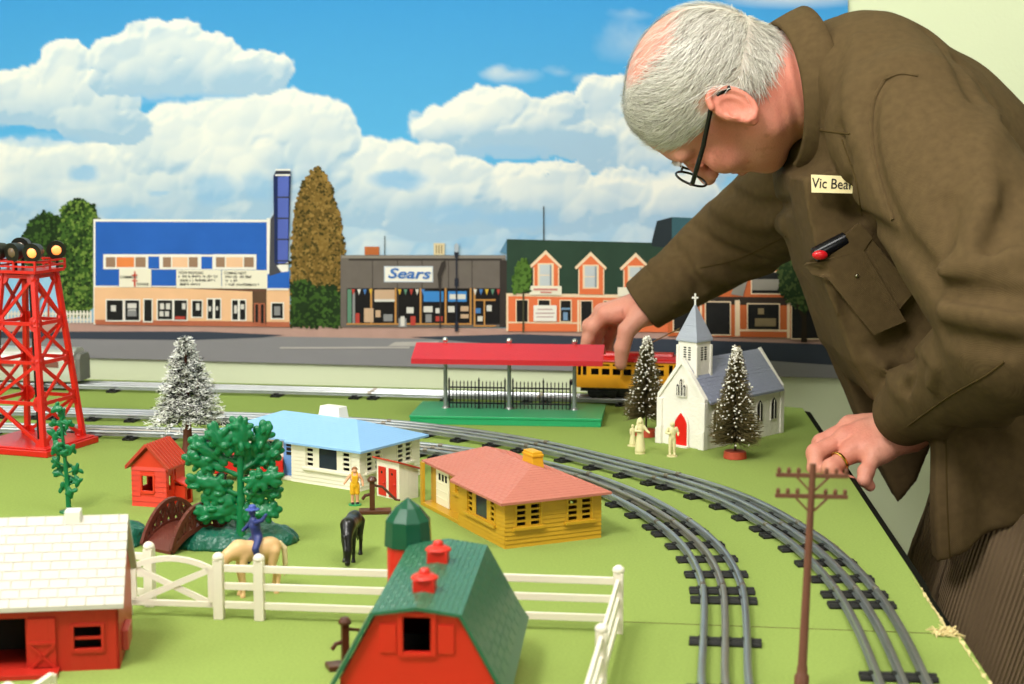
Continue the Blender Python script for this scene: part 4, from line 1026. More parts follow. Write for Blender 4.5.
# gable with a window opening: cut into strips round the hole
def gable(mb, y, th):
    strips = [[(-52, 0), (52, 0), (52, 40), (40.6, 61), (-40.6, 61), (-52, 40)], [(-40.6, 61), (-9.5, 61), (-9.5, 85), (-27.5, 85)], [(9.5, 61), (40.6, 61), (27.5, 85), (9.5, 85)], [(-27.5, 85), (27.5, 85), (27, 85.6), (0, RZ - 3), (-27, 85.6)]]
    for s_ in strips: mb.prism(s_, 'y', y, y + th)
gable(mb, 4, 2); mb.prism(prof, 'y', L - 6, L - 4)
mb.bx(-52, -50, 4, L - 4, 0, 42); mb.bx(50, 52, 4, L - 4, 0, 42); mb.build('walls', M_barn, t)
MB().bx(-36, 36, 40, 42, 1, 62).build('shade_backing', M_dark, t)  # added near-black sheet standing in for shade inside the barn
mb = MB()
for a, b, c_, d in ((-13, -9.5, 58, 88), (9.5, 13, 58, 88), (-9.5, 9.5, 85, 88), (-9.5, 9.5, 58, 61)): mb.bx(a, b, 2.2, 4.2, c_, d)
f = mb.build('window_frame', M_barn, t, bevel=.4)
for sx in (-1, 1):
    x0, x1 = (13.6, 25) if sx > 0 else (-25, -13.6)
    MB().bx(x0, x1, 2.8, 4.2, 60, 80).build('shutter', M_barn, t, bevel=.5)
roofp = [(-62, 32), (-57, 39), (-30, 88), (0, RZ), (30, 88), (57, 39), (62, 32)]; rin = [(-60, 30.4), (-54.6, 38), (-28.4, 86), (0, RZ - 2.4), (28.4, 86), (54.6, 38), (60, 30.4)]
mb = MB(); n_ = 7; vs = [(x, y, z) for y in (0, L) for pr in (roofp, rin) for x, z in pr]; fs = []
for i in range(6): fs += [(i, i + 1, 14 + i + 1, 14 + i), (7 + i, 21 + i, 21 + i + 1, 7 + i + 1), (i, 7 + i, 7 + i + 1, i + 1), (14 + i, 14 + i + 1, 21 + i + 1, 21 + i)]
fs += [(0, 14, 21, 7), (6, 13, 27, 20)]; mb.add(vs, fs)
for i in range(6):
    if i in (0, 5): continue
    a_, b_ = roofp[i], roofp[i + 1]; (lo_, hi_) = (a_, b_) if a_[1] < b_[1] else (b_, a_)
    mb.courses((lo_[0], 0, lo_[1]), (lo_[0], L, lo_[1]), (hi_[0], L, hi_[1]), (hi_[0], 0, hi_[1]), 8, 16, .3)
mb.build('roof', M_groof, t)
for y in (45, 122):
    k = MB(); k.bx(-7.5, 7.5, y - 7.5, y + 7.5, RZ - 7, RZ + 7); k.lathe([(9.6, RZ + 7), (9.6, RZ + 8.4), (6.4, RZ + 10.4), (4, RZ + 10.8), (3.8, RZ + 13), (2.4, RZ + 14.6)], 16, (0, y))
    k.build('cupola', M_barn, t, bevel=.6)
    k = None
s_ = atY(408.5, 590, 1285); t = thing('toy_silo', 'red toy silo with dark green faceted dome behind the barn', 'toy silo', (s_[0], s_[1], 0), .1)
MB().lathe([(16.3, 0), (16.3, 88)], 32).build('body', M_barn, t, smooth=True)
M_cap = mat('silo_green', '#124c35', rough=.18, var=.05)
MB().lathe([(18.8, 84), (18.8, 87), (17.8, 104), (9.5, 114), (.6, 121)], 10, ph=.2).build('dome', M_cap, t, bevel=.3)
MB().bx(-1.5, 1.5, -19, -17.9, 87, 90).build('latch', M_cap, t)

# ---- red stable with white roof
M_stab = mat('stable_red', '#b3261a', rough=.4, var=.08, kind='plank', kscale=1 / .009, kdist=.4)
M_wroof = mat('stable_roof_white', '#c2bbb1', rough=.5, var=.02, kind='tile', kscale=1, kdist=.5)
C = at(120, 669); rz = math.radians(7.5); L = 210
t = thing('toy_stable', 'red toy stable with white shingled roof and open doorway', 'toy stable', (C[0], C[1], 0), rz)
D = 104; Hw = 51
mb = MB(); mb.wall((-L, 0), (0, 0), 0, Hw, [(-122 + L, -68 + L, 4, 42), (-33 + L, -13 + L, 17, 24), (-33 + L, -13 + L, 26, 34)], 2)
mb.wall((0, 0), (0, D), 0, Hw, [], 2); mb.wall((0, D), (-L, D), 0, Hw, [], 2); mb.wall((-L, D), (-L, 0), 0, Hw, [], 2); mb.bx(-L + 1, -1, 1, D - 1, 0, 3)
for x in (-2, -L): mb.prism([(0, Hw), (D, Hw), (D / 2, 100)], 'x', x, x + 2)
mb.build('walls', M_stab, t)
mb = MB(); mb.prism([(-6, 48.5), (D / 2, 103), (D + 6, 48.5), (D + 6, 52), (D / 2, 107), (-6, 52)], 'x', -L - 8, 4.5); mb.courses((-L - 8, -6, 52.1), (4.5, -6, 52.1), (4.5, D / 2, 107.1), (-L - 8, D / 2, 107.1), 10, 32, .7); mb.build('roof', M_wroof, t)
MB().bx(-43, -31, D / 2 - 6, D / 2 + 6, 96, 112).build('roof_vent', M_white, t, bevel=1)
d = MB().bx(-66, -46, -2.4, -.2, 2, 42).build('stable_door', M_stab, t, bevel=.3)
mb = MB(); mb.bar((-65, -3, 4), (-47, -3, 22), 1.2, 2); mb.bar((-65, -3, 22), (-47, -3, 4), 1.2, 2)
for z in (3, 23): mb.bar((-66, -3, z), (-46, -3, z), 1.2, 2)
mb.build('door_brace', M_stab, d)
mb = MB()
for a, b, c_, e in ((-35.5, -33, 14, 36), (-13, -10.5, 14, 36), (-33, -13, 34, 36.5), (-33, -13, 13.5, 17)): mb.bx(a, b, -1.2, .2, c_, e)
mb.build('window_frame', M_stab, t, bevel=.3)
MB().bx(-128, -44, -18, 0, 0, 4).build('ramp', M_stab, t, bevel=.5)
MB().bx(0, 5, 20, 50, 8, 24).build('side_trough', mat('trough_red', '#b0473c', rough=.4), t, bevel=1)
MB().bx(-L + 3, -3, 50, 52, 3, 46).build('shade_backing', M_dark, t)  # added dark backing so the doorway and window look shaded

# ---- horses
M_horse = mat('horse_black', '#100f10', rough=.28, var=.2)
def horse_fn(head):
    def fn(p):
        d = ell(p, (0, -11, 35), (7, 12, 8)); d = smin(d, ell(p, (0, 10, 35.5), (7.4, 11, 8.4)), 5); d = smin(d, ell(p, (0, 0, 34), (6.6, 15, 7.6)), 4)
        for sx in (-1, 1):
            d = smin(d, chain(p, [(sx * 4, -13, 31), (sx * 4.4, -15, 20), (sx * 4.2, -13.4, 10), (sx * 4.2, -14, 2)], [4, 2.6, 1.7, 1.5], .6), 1.5)
            d = smin(d, cone(p, (sx * 4.2, -14.6, 1.6), (sx * 4.2, -14.8, .5), 2.0, 2.4), .6)
            d = smin(d, chain(p, [(sx * 4.4, 13, 33), (sx * 4.8, 11, 22), (sx * 4.6, 17, 14), (sx * 4.6, 15.4, 2)], [5.4, 3.4, 1.9, 1.6], .6), 1.5)
            d = smin(d, cone(p, (sx * 4.6, 14.8, 1.6), (sx * 4.6, 14.6, .5), 2.0, 2.4), .6)
        (n0, n1, n2, hd) = head
        d = smin(d, chain(p, [n0, n1, n2], [7, 5, 4], 1), 4); d = smin(d, chain(p, [n2, hd], [4.0, 2.3]), 1.5); d = smin(d, sph(p, np.array(hd), 2.6), 1)
        v = np.array(hd, float) - np.array(n2, float); v /= np.linalg.norm(v)
        for sx in (-1, 1): e0 = np.array(n2, float) + np.array([sx * 2.2, 0, 0]) - v * 2; d = smin(d, cone(p, e0, e0 + np.array([sx * 1, 1.5, 3.2]) - v * 1.5, 1.3, .4), .6)
        return d
    return fn
def mane_tail(p, head):
    n0, n1, n2, hd = [np.array(x, float) for x in head]
    d = chain(p, [(0, 20, 38), (0, 24, 33), (0, 24.5, 22), (0, 23.5, 12)], [2, 2.4, 2.2, .8], .6)
    d = np.minimum(d, chain(p, [n0 + np.array([0, 2, 5]), n1 + np.array([0, 1.5, 4.5]), n2 + np.array([0, 1, 3])], [1.8, 2.2, 1.5], .5))
    return d
hd1 = ((0, -18, 36), (1, -26, 27), (2.5, -31, 15), (3, -34.5, 4))
c = at(351, 562); t = thing('toy_horse', 'black toy horse grazing with lowered head on the green felt', 'toy horse', (c[0], c[1] + 14, 0), math.radians(-7))
sdf_obj('body', horse_fn(hd1), (-11, -40, -1), (11, 24, 46), .8, M_horse, t); sdf_obj('mane_and_tail', lambda p: mane_tail(p, hd1), (-6, -38, 6), (8, 28, 46), .7, M_horse, t)
M_palo = mat('horse_palomino', '#d8b07c', rough=.4, var=.12, vscale=60); M_tail = mat('horse_cream_hair', '#dcc79c', rough=.5)
hd2 = ((0, -17, 37), (0, -26, 33), (0, -33, 24), (0, -38, 14))
c = at(257, 594); t = thing('toy_horse', 'tan palomino toy horse carrying the blue rider behind the fence', 'toy horse', (c[0] + 1, c[1], 0), math.radians(-62)); t.scale = (1.04, 1.04, 1.14)
sdf_obj('body', horse_fn(hd2), (-11, -44, -1), (11, 24, 48), .8, M_palo, t); sdf_obj('mane_and_tail', lambda p: mane_tail(p, hd2), (-6, -42, 8), (8, 28, 48), .7, M_tail, t)
M_rider = mat('rider_blue', '#27336f', rough=.4, var=.1)
def rider(p):
    d = ell(p, (0, 0, 4), (5.5, 4.5, 5)); d = smin(d, chain(p, [(0, 0, 5), (0, -2, 14), (-.5, -3, 19)], [4.4, 4.8, 3.6], 1), 2)
    for sx in (-1, 1):
        d = smin(d, chain(p, [(sx * 4, 0, 3), (sx * 9.6, -5, -4), (sx * 9.4, -2, -16), (sx * 9.4, -5, -20)], [3.4, 3, 2, 1.6], .6), 1.4); d = smin(d, ell(p, (sx * 9.4, -7, -20.5), (1.8, 4, 1.6)), .6)
    d = smin(d, chain(p, [(-4, -2.5, 18), (-8, -5, 13), (-5, -11, 10)], [2.2, 1.9, 1.5], .5), 1); d = smin(d, chain(p, [(4, -2.5, 18), (8, 2, 20), (10, 5, 25)], [2.2, 1.9, 1.5], .5), 1)
    d = smin(d, cone(p, (-.5, -3, 20), (-.6, -3.4, 23), 1.8, 1.8), .6); d = smin(d, ell(p, (-.6, -3.8, 26), (3, 3.3, 3.8)), .6)
    return d
h0 = t.location
r = thing('toy_rider', 'dark blue toy cowboy sitting on the palomino horse with one arm raised', 'toy figure', (h0.x * 1000, h0.y * 1000, 47), math.radians(-62)); r.scale = (1.0,) * 3
sdf_obj('body', rider, (-14, -15, -24), (14, 10, 32), .7, M_rider, r)
sdf_obj('hat', lambda p: np.minimum(ell(p, (-.6, -3.6, 28.6), (5.6, 6.6, 1.2)), ell(p, (-.6, -3.6, 30.4), (3.1, 3.6, 3))), (-8, -12, 26), (8, 6, 35), .6, mat('hat_blue', '#3d4fa0', rough=.4), r)

# ---- telegraph pole
c = at(801, 692); tp_ = atY(813, 466, c[1])
t = thing('toy_telegraph_pole', 'brown toy telegraph pole with two crossarms between the tracks', 'toy telegraph pole', (c[0], c[1], 0), math.radians(2)); t.rotation_euler = (0, math.atan2(tp_[0] - c[0], tp_[2]), math.radians(2))
M_pole = mat('pole_brown', '#6a4030', rough=.45, var=.12, vscale=50); H = 168
MB().lathe([(5.5, 0), (5.5, 12), (4, 14), (4, 18), (3.4, 20), (2.3, H)], 14).build('pole', M_pole, t, smooth=True)
for z in (H - 7, H - 22):
    mb = MB(); mb.bx(-26, 26, -1.4, 1.4, z - 3, z); a = mb.build('crossarm', M_pole, t, bevel=.3)
    for x in (-24, -17, -10, 10, 17, 24): MB().lathe([(.8, z), (1.6, z + 1), (1.6, z + 2.4), (.9, z + 4)], 8, (x, 0)).build('insulator', M_pole, a, smooth=True)
    mb = MB()
    for sx in (-1, 1): mb.bar((sx * 12, -1, z - 2), (sx * 2, -1, z - 12), 1.4)
    mb.build('brace', M_pole, a)
MB().bx(-7, 7, -7, 7, 0, 3).build('foot', M_pole, t, bevel=1)
# =====================================================================  PRINTED BACKDROP ON THE BACK WALL
# local frame: u along the wall (mm), v up (mm); every printed shape is a flat layer a fraction of a millimetre thick
WO = Vector((0, 2714, 0)); WD = Vector((math.cos(WA), math.sin(WA), 0)); WN = Vector((WD.y, -WD.x, 0))      # WN points into the room
def uv_(px, py):
    d = ray(px, py); o_ = Vector((0, 0, CH * 1000)); t = (WO - o_).dot(WN) / d.dot(WN); q = o_ + d * t - WO
    return (q.dot(WD), q.z)
back = thing('printed_backdrop', 'wide printed backdrop of a main street under blue sky and clouds on the wall', 'backdrop mural', (WO.x, WO.y, WO.z), WA)
BM = Matrix.Rotation(PI / 2, 4, 'X')                     # (x, y, z) -> (x, -z, y): flat shapes stand up facing the room
def flat(name, polys, mats, parent, layer, pxs=True, M0=None):
    """one flat printed shape: polygons (photo px) at a layer height"""
    mb = MB()
    for i, e in enumerate(polys):
        po, mi = e if isinstance(e, tuple) and isinstance(e[1], int) else (e, 0)
        q = [uv_(*p) for p in po] if pxs else po; z = -layer * .35 - .008 * (i if len(polys) < 60 else i * 13 % 41); n = len(q)
        mb.add([(x, z, y) for x, y in q], [list(range(n))], mi)
    o = mb.build(name, mats, parent, recalc=False, merge=False)
    me = o.data
    bm = bmesh.new(); bm.from_mesh(me)
    for f in bm.faces:
        if f.normal.y > 0: f.normal_flip()
    bm.to_mesh(me); bm.free()
    return o
def R4(x0, y0, x1, y1, s=0.0): return [(x0, y0), (x1, y0 + s * (x1 - x0)), (x1, y1 + s * (x1 - x0)), (x0, y1)]
def pm(name, col, var=.08, vscale=30): return mat('print_' + name, col, rough=.75, var=var, vscale=vscale, spec=.15)
# ---- sky: cloud picture worked out on a fine grid
st = 2.0; px0, px1, py0, py1 = -90, 848, -60, 336
gx = np.arange(px0, px1 + .1, st); gy = np.arange(py0, py1 + .1, st)
if gx[-1] < px1: gx = np.append(gx, px1)
XX, YY = np.meshgrid(gx, gy); P2 = np.stack([XX.ravel(), YY.ravel(), np.zeros(XX.size)], 1)
def srgb(r, g, b): return np.array([lin('#%02x%02x%02x' % (r, g, b))[:3]])
tt = np.clip(YY.ravel() / 300, 0, 1)[:, None]
top, mid, low = srgb(56, 140, 200), srgb(82, 164, 214), srgb(140, 188, 218)
sky = np.where(tt < .5, top + (mid - top) * tt * 2, mid + (low - mid) * (tt - .5) * 2)
n1 = fbm(P2 * .022, 5, 1); n2 = fbm(P2 * .05, 4, 9); n3 = fbm(P2 * .09, 3, 21); n4 = fbm(P2 * np.array([.012, .03, 1]), 4, 33)
def bil(seed, sc):
    """billowy cell noise: rounded cauliflower heads"""
    r = np.random.RandomState(seed); c = np.floor(P2[:, :2] * sc); best = np.full(len(P2), 9.)
    for dx in (-1, 0, 1):
        for dy in (-1, 0, 1):
            k = c + np.array([dx, dy]); h = ((k[:, 0] * 127.1 + k[:, 1] * 311.7 + seed * 17.3)); jx = np.abs(np.sin(h) * 43758.5453) % 1; jy = np.abs(np.sin(h * 1.37 + 4.1) * 24634.634) % 1
            best = np.minimum(best, np.hypot(P2[:, 0] * sc - k[:, 0] - jx, P2[:, 1] * sc - k[:, 1] - jy))
    return np.clip(1 - best, 0, 1)
b0 = bil(3, .017); nl = fbm(P2 * .012, 2, 40); b1 = bil(1, .034); b2 = bil(5, .055); b3 = bil(9, .12)
white = srgb(222, 223, 218); gray = srgb(150, 180, 206); cool = srgb(122, 168, 206)
def cloud(puffs, base, soft=.10, amp=.55, shade=1.0, dark=gray, alpha=1.0, seed=0, top=None):
    """composite one cloud made of round puffs; base: its flat underside (px)"""
    global sky
    x, y = P2[:, 0] + n2 * 16, P2[:, 1] + n3 * 12; d = np.full(len(x), -9.)
    for cx, cy, rx, ry in puffs: d = np.maximum(d, 1 - np.hypot((x - cx) / rx, (y - cy) / ry))
    d = d + n1 * amp * .5 + (b1 - .5) * .12 + (b2 - .5) * .14 - np.clip((P2[:, 1] - base) / 16, 0, 3) * .35
    a = np.clip(d / soft, 0, 1); a = a * a * (3 - 2 * a) * alpha
    # heaped heads: each puff and each smaller cell bulges, lit from the upper left
    H = np.clip(d, -.2, .5) * 30 + np.sqrt(np.clip(b0, 0, 1)) * 26 + np.sqrt(np.clip(b1, 0, 1)) * 11 + b2 * 1.6 + nl * 60
    gy_, gx_ = np.gradient(H.reshape(XX.shape), st); rel = np.clip((gy_ * .8 + gx_ * .55).ravel(), -1.6, 1.6)
    tp = min(c[1] - c[3] * .8 for c in puffs); hgt = np.clip((base - P2[:, 1] + n1 * 22) / (base - tp), 0, 1); hs = np.clip((hgt - .12) / .5, 0, 1); hs = hs * hs * (3 - 2 * hs)
    br = np.clip(.62 + rel * .36 - (1 - hs) * .6 * shade + nl * .5 + n1 * .25, 0, 1)[:, None]
    rim = np.clip(1 - d / .22, 0, 1)[:, None] * hs[:, None] * .4; br = np.clip(br + rim, 0, 1)
    col = dark * (1 - br) + white * br
    sky = sky * (1 - a[:, None]) + col * a[:, None]
# thin high streaks
for cx, cy, rx, ry, al in ((790, -4, 90, 14, .75), (626, 42, 38, 24, .3), (510, 74, 34, 11, .5), (495, 72, 22, 9, .5), (630, 14, 26, 8, .25), (585, 78, 16, 7, .4), (560, 70, 20, 6, .3)):
    q = 1 - np.hypot((P2[:, 0] - cx + n1 * 26) / rx, (P2[:, 1] - cy + n2 * 12) / ry); a = (np.clip(q + n2 * .7, 0, 1) * al)[:, None]; sky = sky * (1 - a) + white * .93 * a
# low haze, then banks of cloud from far to near
cloud([(-40, 230, 120, 70), (60, 225, 120, 80), (170, 220, 120, 90), (270, 215, 120, 80), (380, 225, 110, 65), (480, 232, 90, 50), (580, 235, 110, 50), (680, 220, 100, 60), (800, 220, 110, 80)], 330, .6, .5, .7, cool, .8)
cloud([(600, 130, 34, 52), (622, 100, 22, 26), (600, 100, 20, 26), (650, 150, 40, 40), (590, 95, 14, 18), (690, 190, 60, 40)], 170, .12, .6, .8)
cloud([(480, 118, 46, 32), (506, 108, 34, 22), (445, 128, 42, 24), (540, 122, 40, 26), (560, 112, 30, 20), (500, 138, 80, 22), (575, 140, 50, 22)], 158, .14, .55, 1.25)
cloud([(470, 205, 60, 34), (430, 220, 60, 30), (520, 190, 46, 28), (560, 180, 40, 22), (600, 200, 56, 30), (555, 205, 70, 36), (620, 195, 50, 28), (680, 205, 50, 34)], 232, .12, .55, .8)
cloud([(300, 190, 60, 58), (345, 180, 40, 40), (370, 170, 38, 34), (400, 165, 36, 26), (430, 168, 36, 26), (460, 182, 40, 28), (390, 200, 70, 40), (440, 205, 60, 30)], 226, .12, .55, .75)
cloud([(170, 190, 80, 60), (100, 190, 80, 56), (40, 186, 80, 50), (-30, 186, 80, 56), (225, 185, 70, 60), (140, 170, 60, 40), (60, 168, 50, 30)], 224, .14, .6, .85)
cloud([(258, 118, 44, 34), (292, 122, 44, 36), (320, 128, 36, 34), (335, 140, 26, 28), (230, 130, 46, 40), (180, 140, 48, 40), (150, 142, 40, 34), (240, 165, 80, 46), (310, 160, 48, 42)], 222, .12, .55, .55)
cloud([(20, 96, 40, 30), (-20, 100, 50, 34), (50, 104, 40, 30), (90, 118, 46, 26), (66, 60, 30, 20), (60, 78, 34, 26), (100, 96, 40, 30), (-60, 110, 50, 40), (115, 126, 40, 22)], 142, .10, .55, .85)
cloud([(118, 58, 30, 26), (140, 50, 34, 26), (158, 40, 26, 22), (180, 44, 36, 24), (205, 48, 32, 20), (150, 70, 56, 30), (200, 70, 60, 28), (250, 72, 40, 22), (272, 70, 24, 18), (230, 82, 56, 18), (130, 80, 42, 18)], 96, .10, .5, .95)
# blue-grey hollows between the heads
for cx, cy, rx, ry, al in ((84, 173, 20, 11, .75), (396, 180, 34, 13, .8), (215, 190, 28, 20, .55), (257, 188, 22, 18, .5), (120, 212, 44, 9, .5), (36, 140, 60, 8, .5), (190, 98, 70, 6, .55), (158, 194, 14, 4, .6), (505, 152, 60, 9, .4), (24, 205, 40, 10, .35), (455, 215, 40, 12, .45), (520, 220, 50, 12, .5), (650, 170, 30, 12, .3)):
    q = 1 - np.hypot((P2[:, 0] - cx + n2 * 10) / rx, (P2[:, 1] - cy + n3 * 10) / ry); a = (np.clip(q * 2.2 + n1 * .6, 0, 1) * al)[:, None]; sky = sky * (1 - a) + cool * 1.08 * a
q = 1 - np.hypot((P2[:, 0] - 425 + n2 * 8) / 6, (P2[:, 1] - 174) / 5)
cloud([(546, 172, 2, 2)], 180)
sky = np.clip(sky, 0, 1)
vs = np.array([(lambda q: (q[0], 0, q[1]))(uv_(a, b)) for b in gy for a in gx]); nx, ny = len(gx), len(gy)
ii = (np.arange(ny - 1)[:, None] * nx + np.arange(nx - 1)[None]).ravel()
sky_o = np_obj('sky', vs, np.stack([ii, ii + nx, ii + nx + 1, ii + 1], 1), attr_mat('print_sky', rough=.75, bscale=40, mul=.015), back, None, lambda v: sky, smooth=False)
# ---- street
M_pave = pm('pavement', '#b9968a', .12, 40); M_road = pm('road', '#8b8a8c', .05, 14); M_roadsh = pm('road_shaded', '#3d4450', .1, 16)
sl = .0165
flat('sidewalk', [[(-90, 320), (848, 333), (848, 346), (-90, 332)]], M_pave, back, 1)
flat('road', [[(-90, 331), (848, 345), (848, 378.5), (-90, 353)]], M_road, back, 2)
flat('road_shadow', [[(-90, 331.5), (100, 331.5), (205, 331.5), (285, 335), (262, 337.5), (190, 340), (-90, 337)], [(410, 337), (520, 334), (848, 345), (848, 366), (640, 352), (520, 346)]], M_roadsh, back, 3)
flat('road_line', [[(280, 347), (410, 346.5), (410, 348.2), (280, 348.6)], [(395, 342), (440, 341), (432, 346), (388, 346)]], pm('road_line', '#b9b4ae'), back, 4)
# ---- trees
M_tg = mat('print_tree_green', '#3c5a26', rough=.8, var=.75, vscale=28, spec=.1); M_tgd = mat('print_tree_dark', '#24361d', rough=.8, var=.7, vscale=30, spec=.1)
M_auto = mat('print_tree_autumn', '#78602f', rough=.8, var=.6, vscale=34, spec=.1)
def leafy(name, outline, mats, layer, seed, n=240, r=4.5, parent=None):
    """printed crown: outline fringed with small leaf patches"""
    rnd = random.Random(seed); polys = [(outline, 0)]; xs_ = [p[0] for p in outline]; ys_ = [p[1] for p in outline]; a = np.array(outline, float)
    def blob(x, y, q, mi): 
        k = 7; ph = rnd.random() * 6; polys.append(([(x + q * rnd.uniform(.55, 1.1) * math.cos(ph + 2 * PI * i / k), y + q * rnd.uniform(.55, 1.1) * math.sin(ph + 2 * PI * i / k)) for i in range(k)], mi))
    for i in range(len(outline)):
        p, q = outline[i], outline[(i + 1) % len(outline)]; m = max(2, int(math.dist(p, q) / 2.6))
        for j in range(m): f = j / m; blob(p[0] + (q[0] - p[0]) * f + rnd.uniform(-1, 1), p[1] + (q[1] - p[1]) * f + rnd.uniform(-1, 1), rnd.uniform(1.2, 2.8), rnd.randrange(len(mats)))
    pts = np.array([(rnd.uniform(min(xs_), max(xs_)), rnd.uniform(min(ys_), max(ys_))) for _ in range(n)]); ins = spoly(pts, a) < -1
    for x, y in pts[ins]: blob(x, y, rnd.uniform(r * .35, r), rnd.randrange(len(mats)))
    return flat(name, polys, mats, parent or back, layer)
M_tl = mat('print_tree_light', '#6f8a3c', rough=.8, var=.4, vscale=40, spec=.1)
leafy('printed_tree', [(22, 240), (30, 222), (44, 212), (58, 216), (66, 232), (60, 262), (30, 268), (18, 256)], [M_tgd, M_tg], 3, 1, 500, 2.6)
leafy('printed_tree', [(58, 240), (62, 208), (78, 198), (94, 205), (100, 222), (93, 262), (95, 300), (88, 316), (64, 316), (58, 280)], [M_tg, M_tgd, M_tl], 4, 2, 1000, 2.6)
leafy('printed_tree', [(316, 168), (321, 169), (330, 186), (338, 210), (345, 250), (344, 290), (342, 324), (292, 325), (291, 290), (292, 250), (295, 210), (303, 182)], [M_auto, mat('print_autumn_light', '#94773f', rough=.8, var=.5, vscale=40, spec=.1), mat('print_autumn_dark', '#484020', rough=.8, var=.5, vscale=40, spec=.1)], 3, 3, 2600, 2.1)
leafy('printed_shrub', [(292, 284), (304, 280), (318, 288), (334, 286), (343, 298), (343, 326), (292, 326)], [M_tgd, M_tg], 4, 4, 500, 2.6)
fence_m = pm('fence', '#e8e2d4')
polys = [R4(-60, 313, 92, 314.5), R4(-60, 319, 92, 320.5)]
for i in range(44): x = -58 + i * 3.45; polys.append([(x, 323), (x, 311.5), (x + 1, 310), (x + 2, 311.5), (x + 2, 323)])
flat('printed_picket_fence', polys, fence_m, back, 5)
flat('printed_arch', [[(38, 318), (38, 300), (41, 295), (46, 294.5), (50, 300), (50, 318), (48, 318), (48, 301), (45, 297), (42, 297.5), (40, 301), (40, 318)]], pm('arch', '#c8502e'), back, 6)
# ---- cinema
M_blue = mat('print_cinema_blue', '#2a62bc', rough=.75, var=.18, vscale=14, spec=.15); M_peach = pm('peach', '#eebe92'); M_pwhite = pm('white', '#f0ece2', .03); M_pdark = pm('dark', '#20201f', .4, 60); M_brick = pm('brick', '#b5684c', .15, 80)
cin = flat('printed_cinema', [(R4(94, 219, 269, 324, .004), 1), (R4(96, 221.5, 267.5, 285.5, .004), 0), (R4(95, 287, 290, 323, .006), 2), (R4(96, 319.5, 290, 324.5, .012), 3), ([(94, 286), (267, 288.5), (267, 292), (180, 288)], 4)], [M_blue, M_pwhite, M_peach, M_brick, pm('canopy_shade', '#6a4a3a')], back, 7)
M_tan = pm('panel_tan', '#9c7c64'); M_or = pm('panel_orange', '#e8864a'); M_lp = pm('panel_light', '#f2c49c')
bands = []
for x0, x1, cols in ((104, 149, (0, 1, 0)), (161, 201, (0, 2, 0)), (214, 257, (0, 2, 0))):
    bands.append((R4(x0, 254, x1, 268.5, .004), 3)); w3 = [0, .26, .72, 1]
    for i in range(3): bands.append((R4(x0 + 2 + (x1 - x0 - 4) * w3[i] + .6, 257, x0 + 2 + (x1 - x0 - 4) * w3[i + 1] - .6, 267, .004), cols[i]))
flat('window_band', [(R4(104, 254, 257, 269, .004), 3)] + bands + [(R4(149, 256.3, 160, 268.5, .004), 4), (R4(202, 256.5, 213, 268.7, .004), 4)], [M_tan, M_or, M_lp, M_pwhite, M_blue], cin, 9)
sg = flat('marquee', [(R4(120, 269, 152, 287, .004), 0), (R4(177, 269.5, 222, 288, .004), 0), (R4(222.6, 269.8, 267.5, 288.3, .004), 0)], [pm('sign_white', '#efe9d4', .02)], cin, 10)
def ptext(s, px, py, hpx, m, parent, layer, bold=0, shear=0, align='CENTER', wpx=None, nm='lettering'):
    u, v = uv_(px, py); k = abs(uv_(px, py - hpx)[1] - v); M = Matrix.Translation((u / 1000, -layer * .00035, v / 1000)) @ BM
    o = text_obj(nm, s, k * 1.38, m, parent, M, .02, bold, shear, align)
    if wpx:
        w_ = max(vv.co.x for vv in o.data.vertices) - min(vv.co.x for vv in o.data.vertices); kk = abs(uv_(px + wpx, py)[0] - u) / 1000 / w_
        for vv in o.data.vertices: vv.co.x *= kk
    return o
M_ink = pm('ink', '#3a3a38', .1); M_inkred = pm('ink_red', '#c8402c', .1)
ptext('COMMON', 129.5, 277, 2.6, M_ink, cin, 12, .1, wpx=17); ptext('GOODS', 143.5, 284, 2.4, M_ink, cin, 12, .1, wpx=12)
flat('sign_emblem', [[(135, 271), (136.4, 271), (136.6, 286.5), (134.8, 286.5)], R4(132.6, 274.4, 138.6, 275.4), R4(132.6, 280, 138.6, 281)], M_inkred, cin, 12)
ptext('NOW SHOWING', 192, 272.6, 2.7, M_ink, cin, 12, .05, wpx=24); ptext('COMING NEXT', 236, 273, 2.7, M_ink, cin, 12, .05, wpx=22)
# the remaining lines are too small to read in the photo: rows of small letter strokes, unreadable here too
rnd = random.Random(21); lines_ = []
for x0, y0, wd in ((179.5, 276, 38), (180, 279.9, 36), (181, 283.8, 19), (226, 276.4, 26), (225, 280.3, 14), (225, 284.2, 34)):
    x = x0
    while x < x0 + wd:
        if rnd.random() < .82: lines_.append(R4(x, y0 - 1.2 + rnd.choice((0, .5)), x + rnd.uniform(.5, 1.0), y0 + 1.3 - rnd.choice((0, 0, .6)), .004))
        x += 1.35
flat('lettering', lines_, M_ink, cin, 12)
def windows(parent, lst, frame, layer, dark=M_pdark, nm='window'):
    for x0, y0, x1, y1 in lst:
        flat(nm, [(R4(x0 - 1.1, y0 - 1.1, x1 + 1.1, y1 + 1.1, .008), 1), (R4(x0, y0, x1, y1, .008), 0)], [dark, frame], parent, layer)
windows(cin, [(107.5, 300, 123.5, 320), (126, 300, 140, 320), (158.5, 300, 173, 319), (175, 300, 187.5, 319.5), (193, 300.5, 202.5, 316.5)], M_pwhite, 10)
windows(cin, [(145, 299.5, 152.5, 321), (208.5, 299, 213.5, 318.5), (215.8, 299, 221, 318.5), (233, 300, 238.5, 319.5), (240.6, 300, 246, 319.5), (272.5, 303, 283.5, 318)], M_pwhite, 10, nm='door')
flat('entrance_recess', [[(253, 291), (267, 291), (267, 324), (253, 322)]], pm('recess', '#5d4534', .3), cin, 9)
windows(cin, [(256, 304, 259, 322), (261.5, 304, 264.5, 323)], M_brick, 11, nm='door')
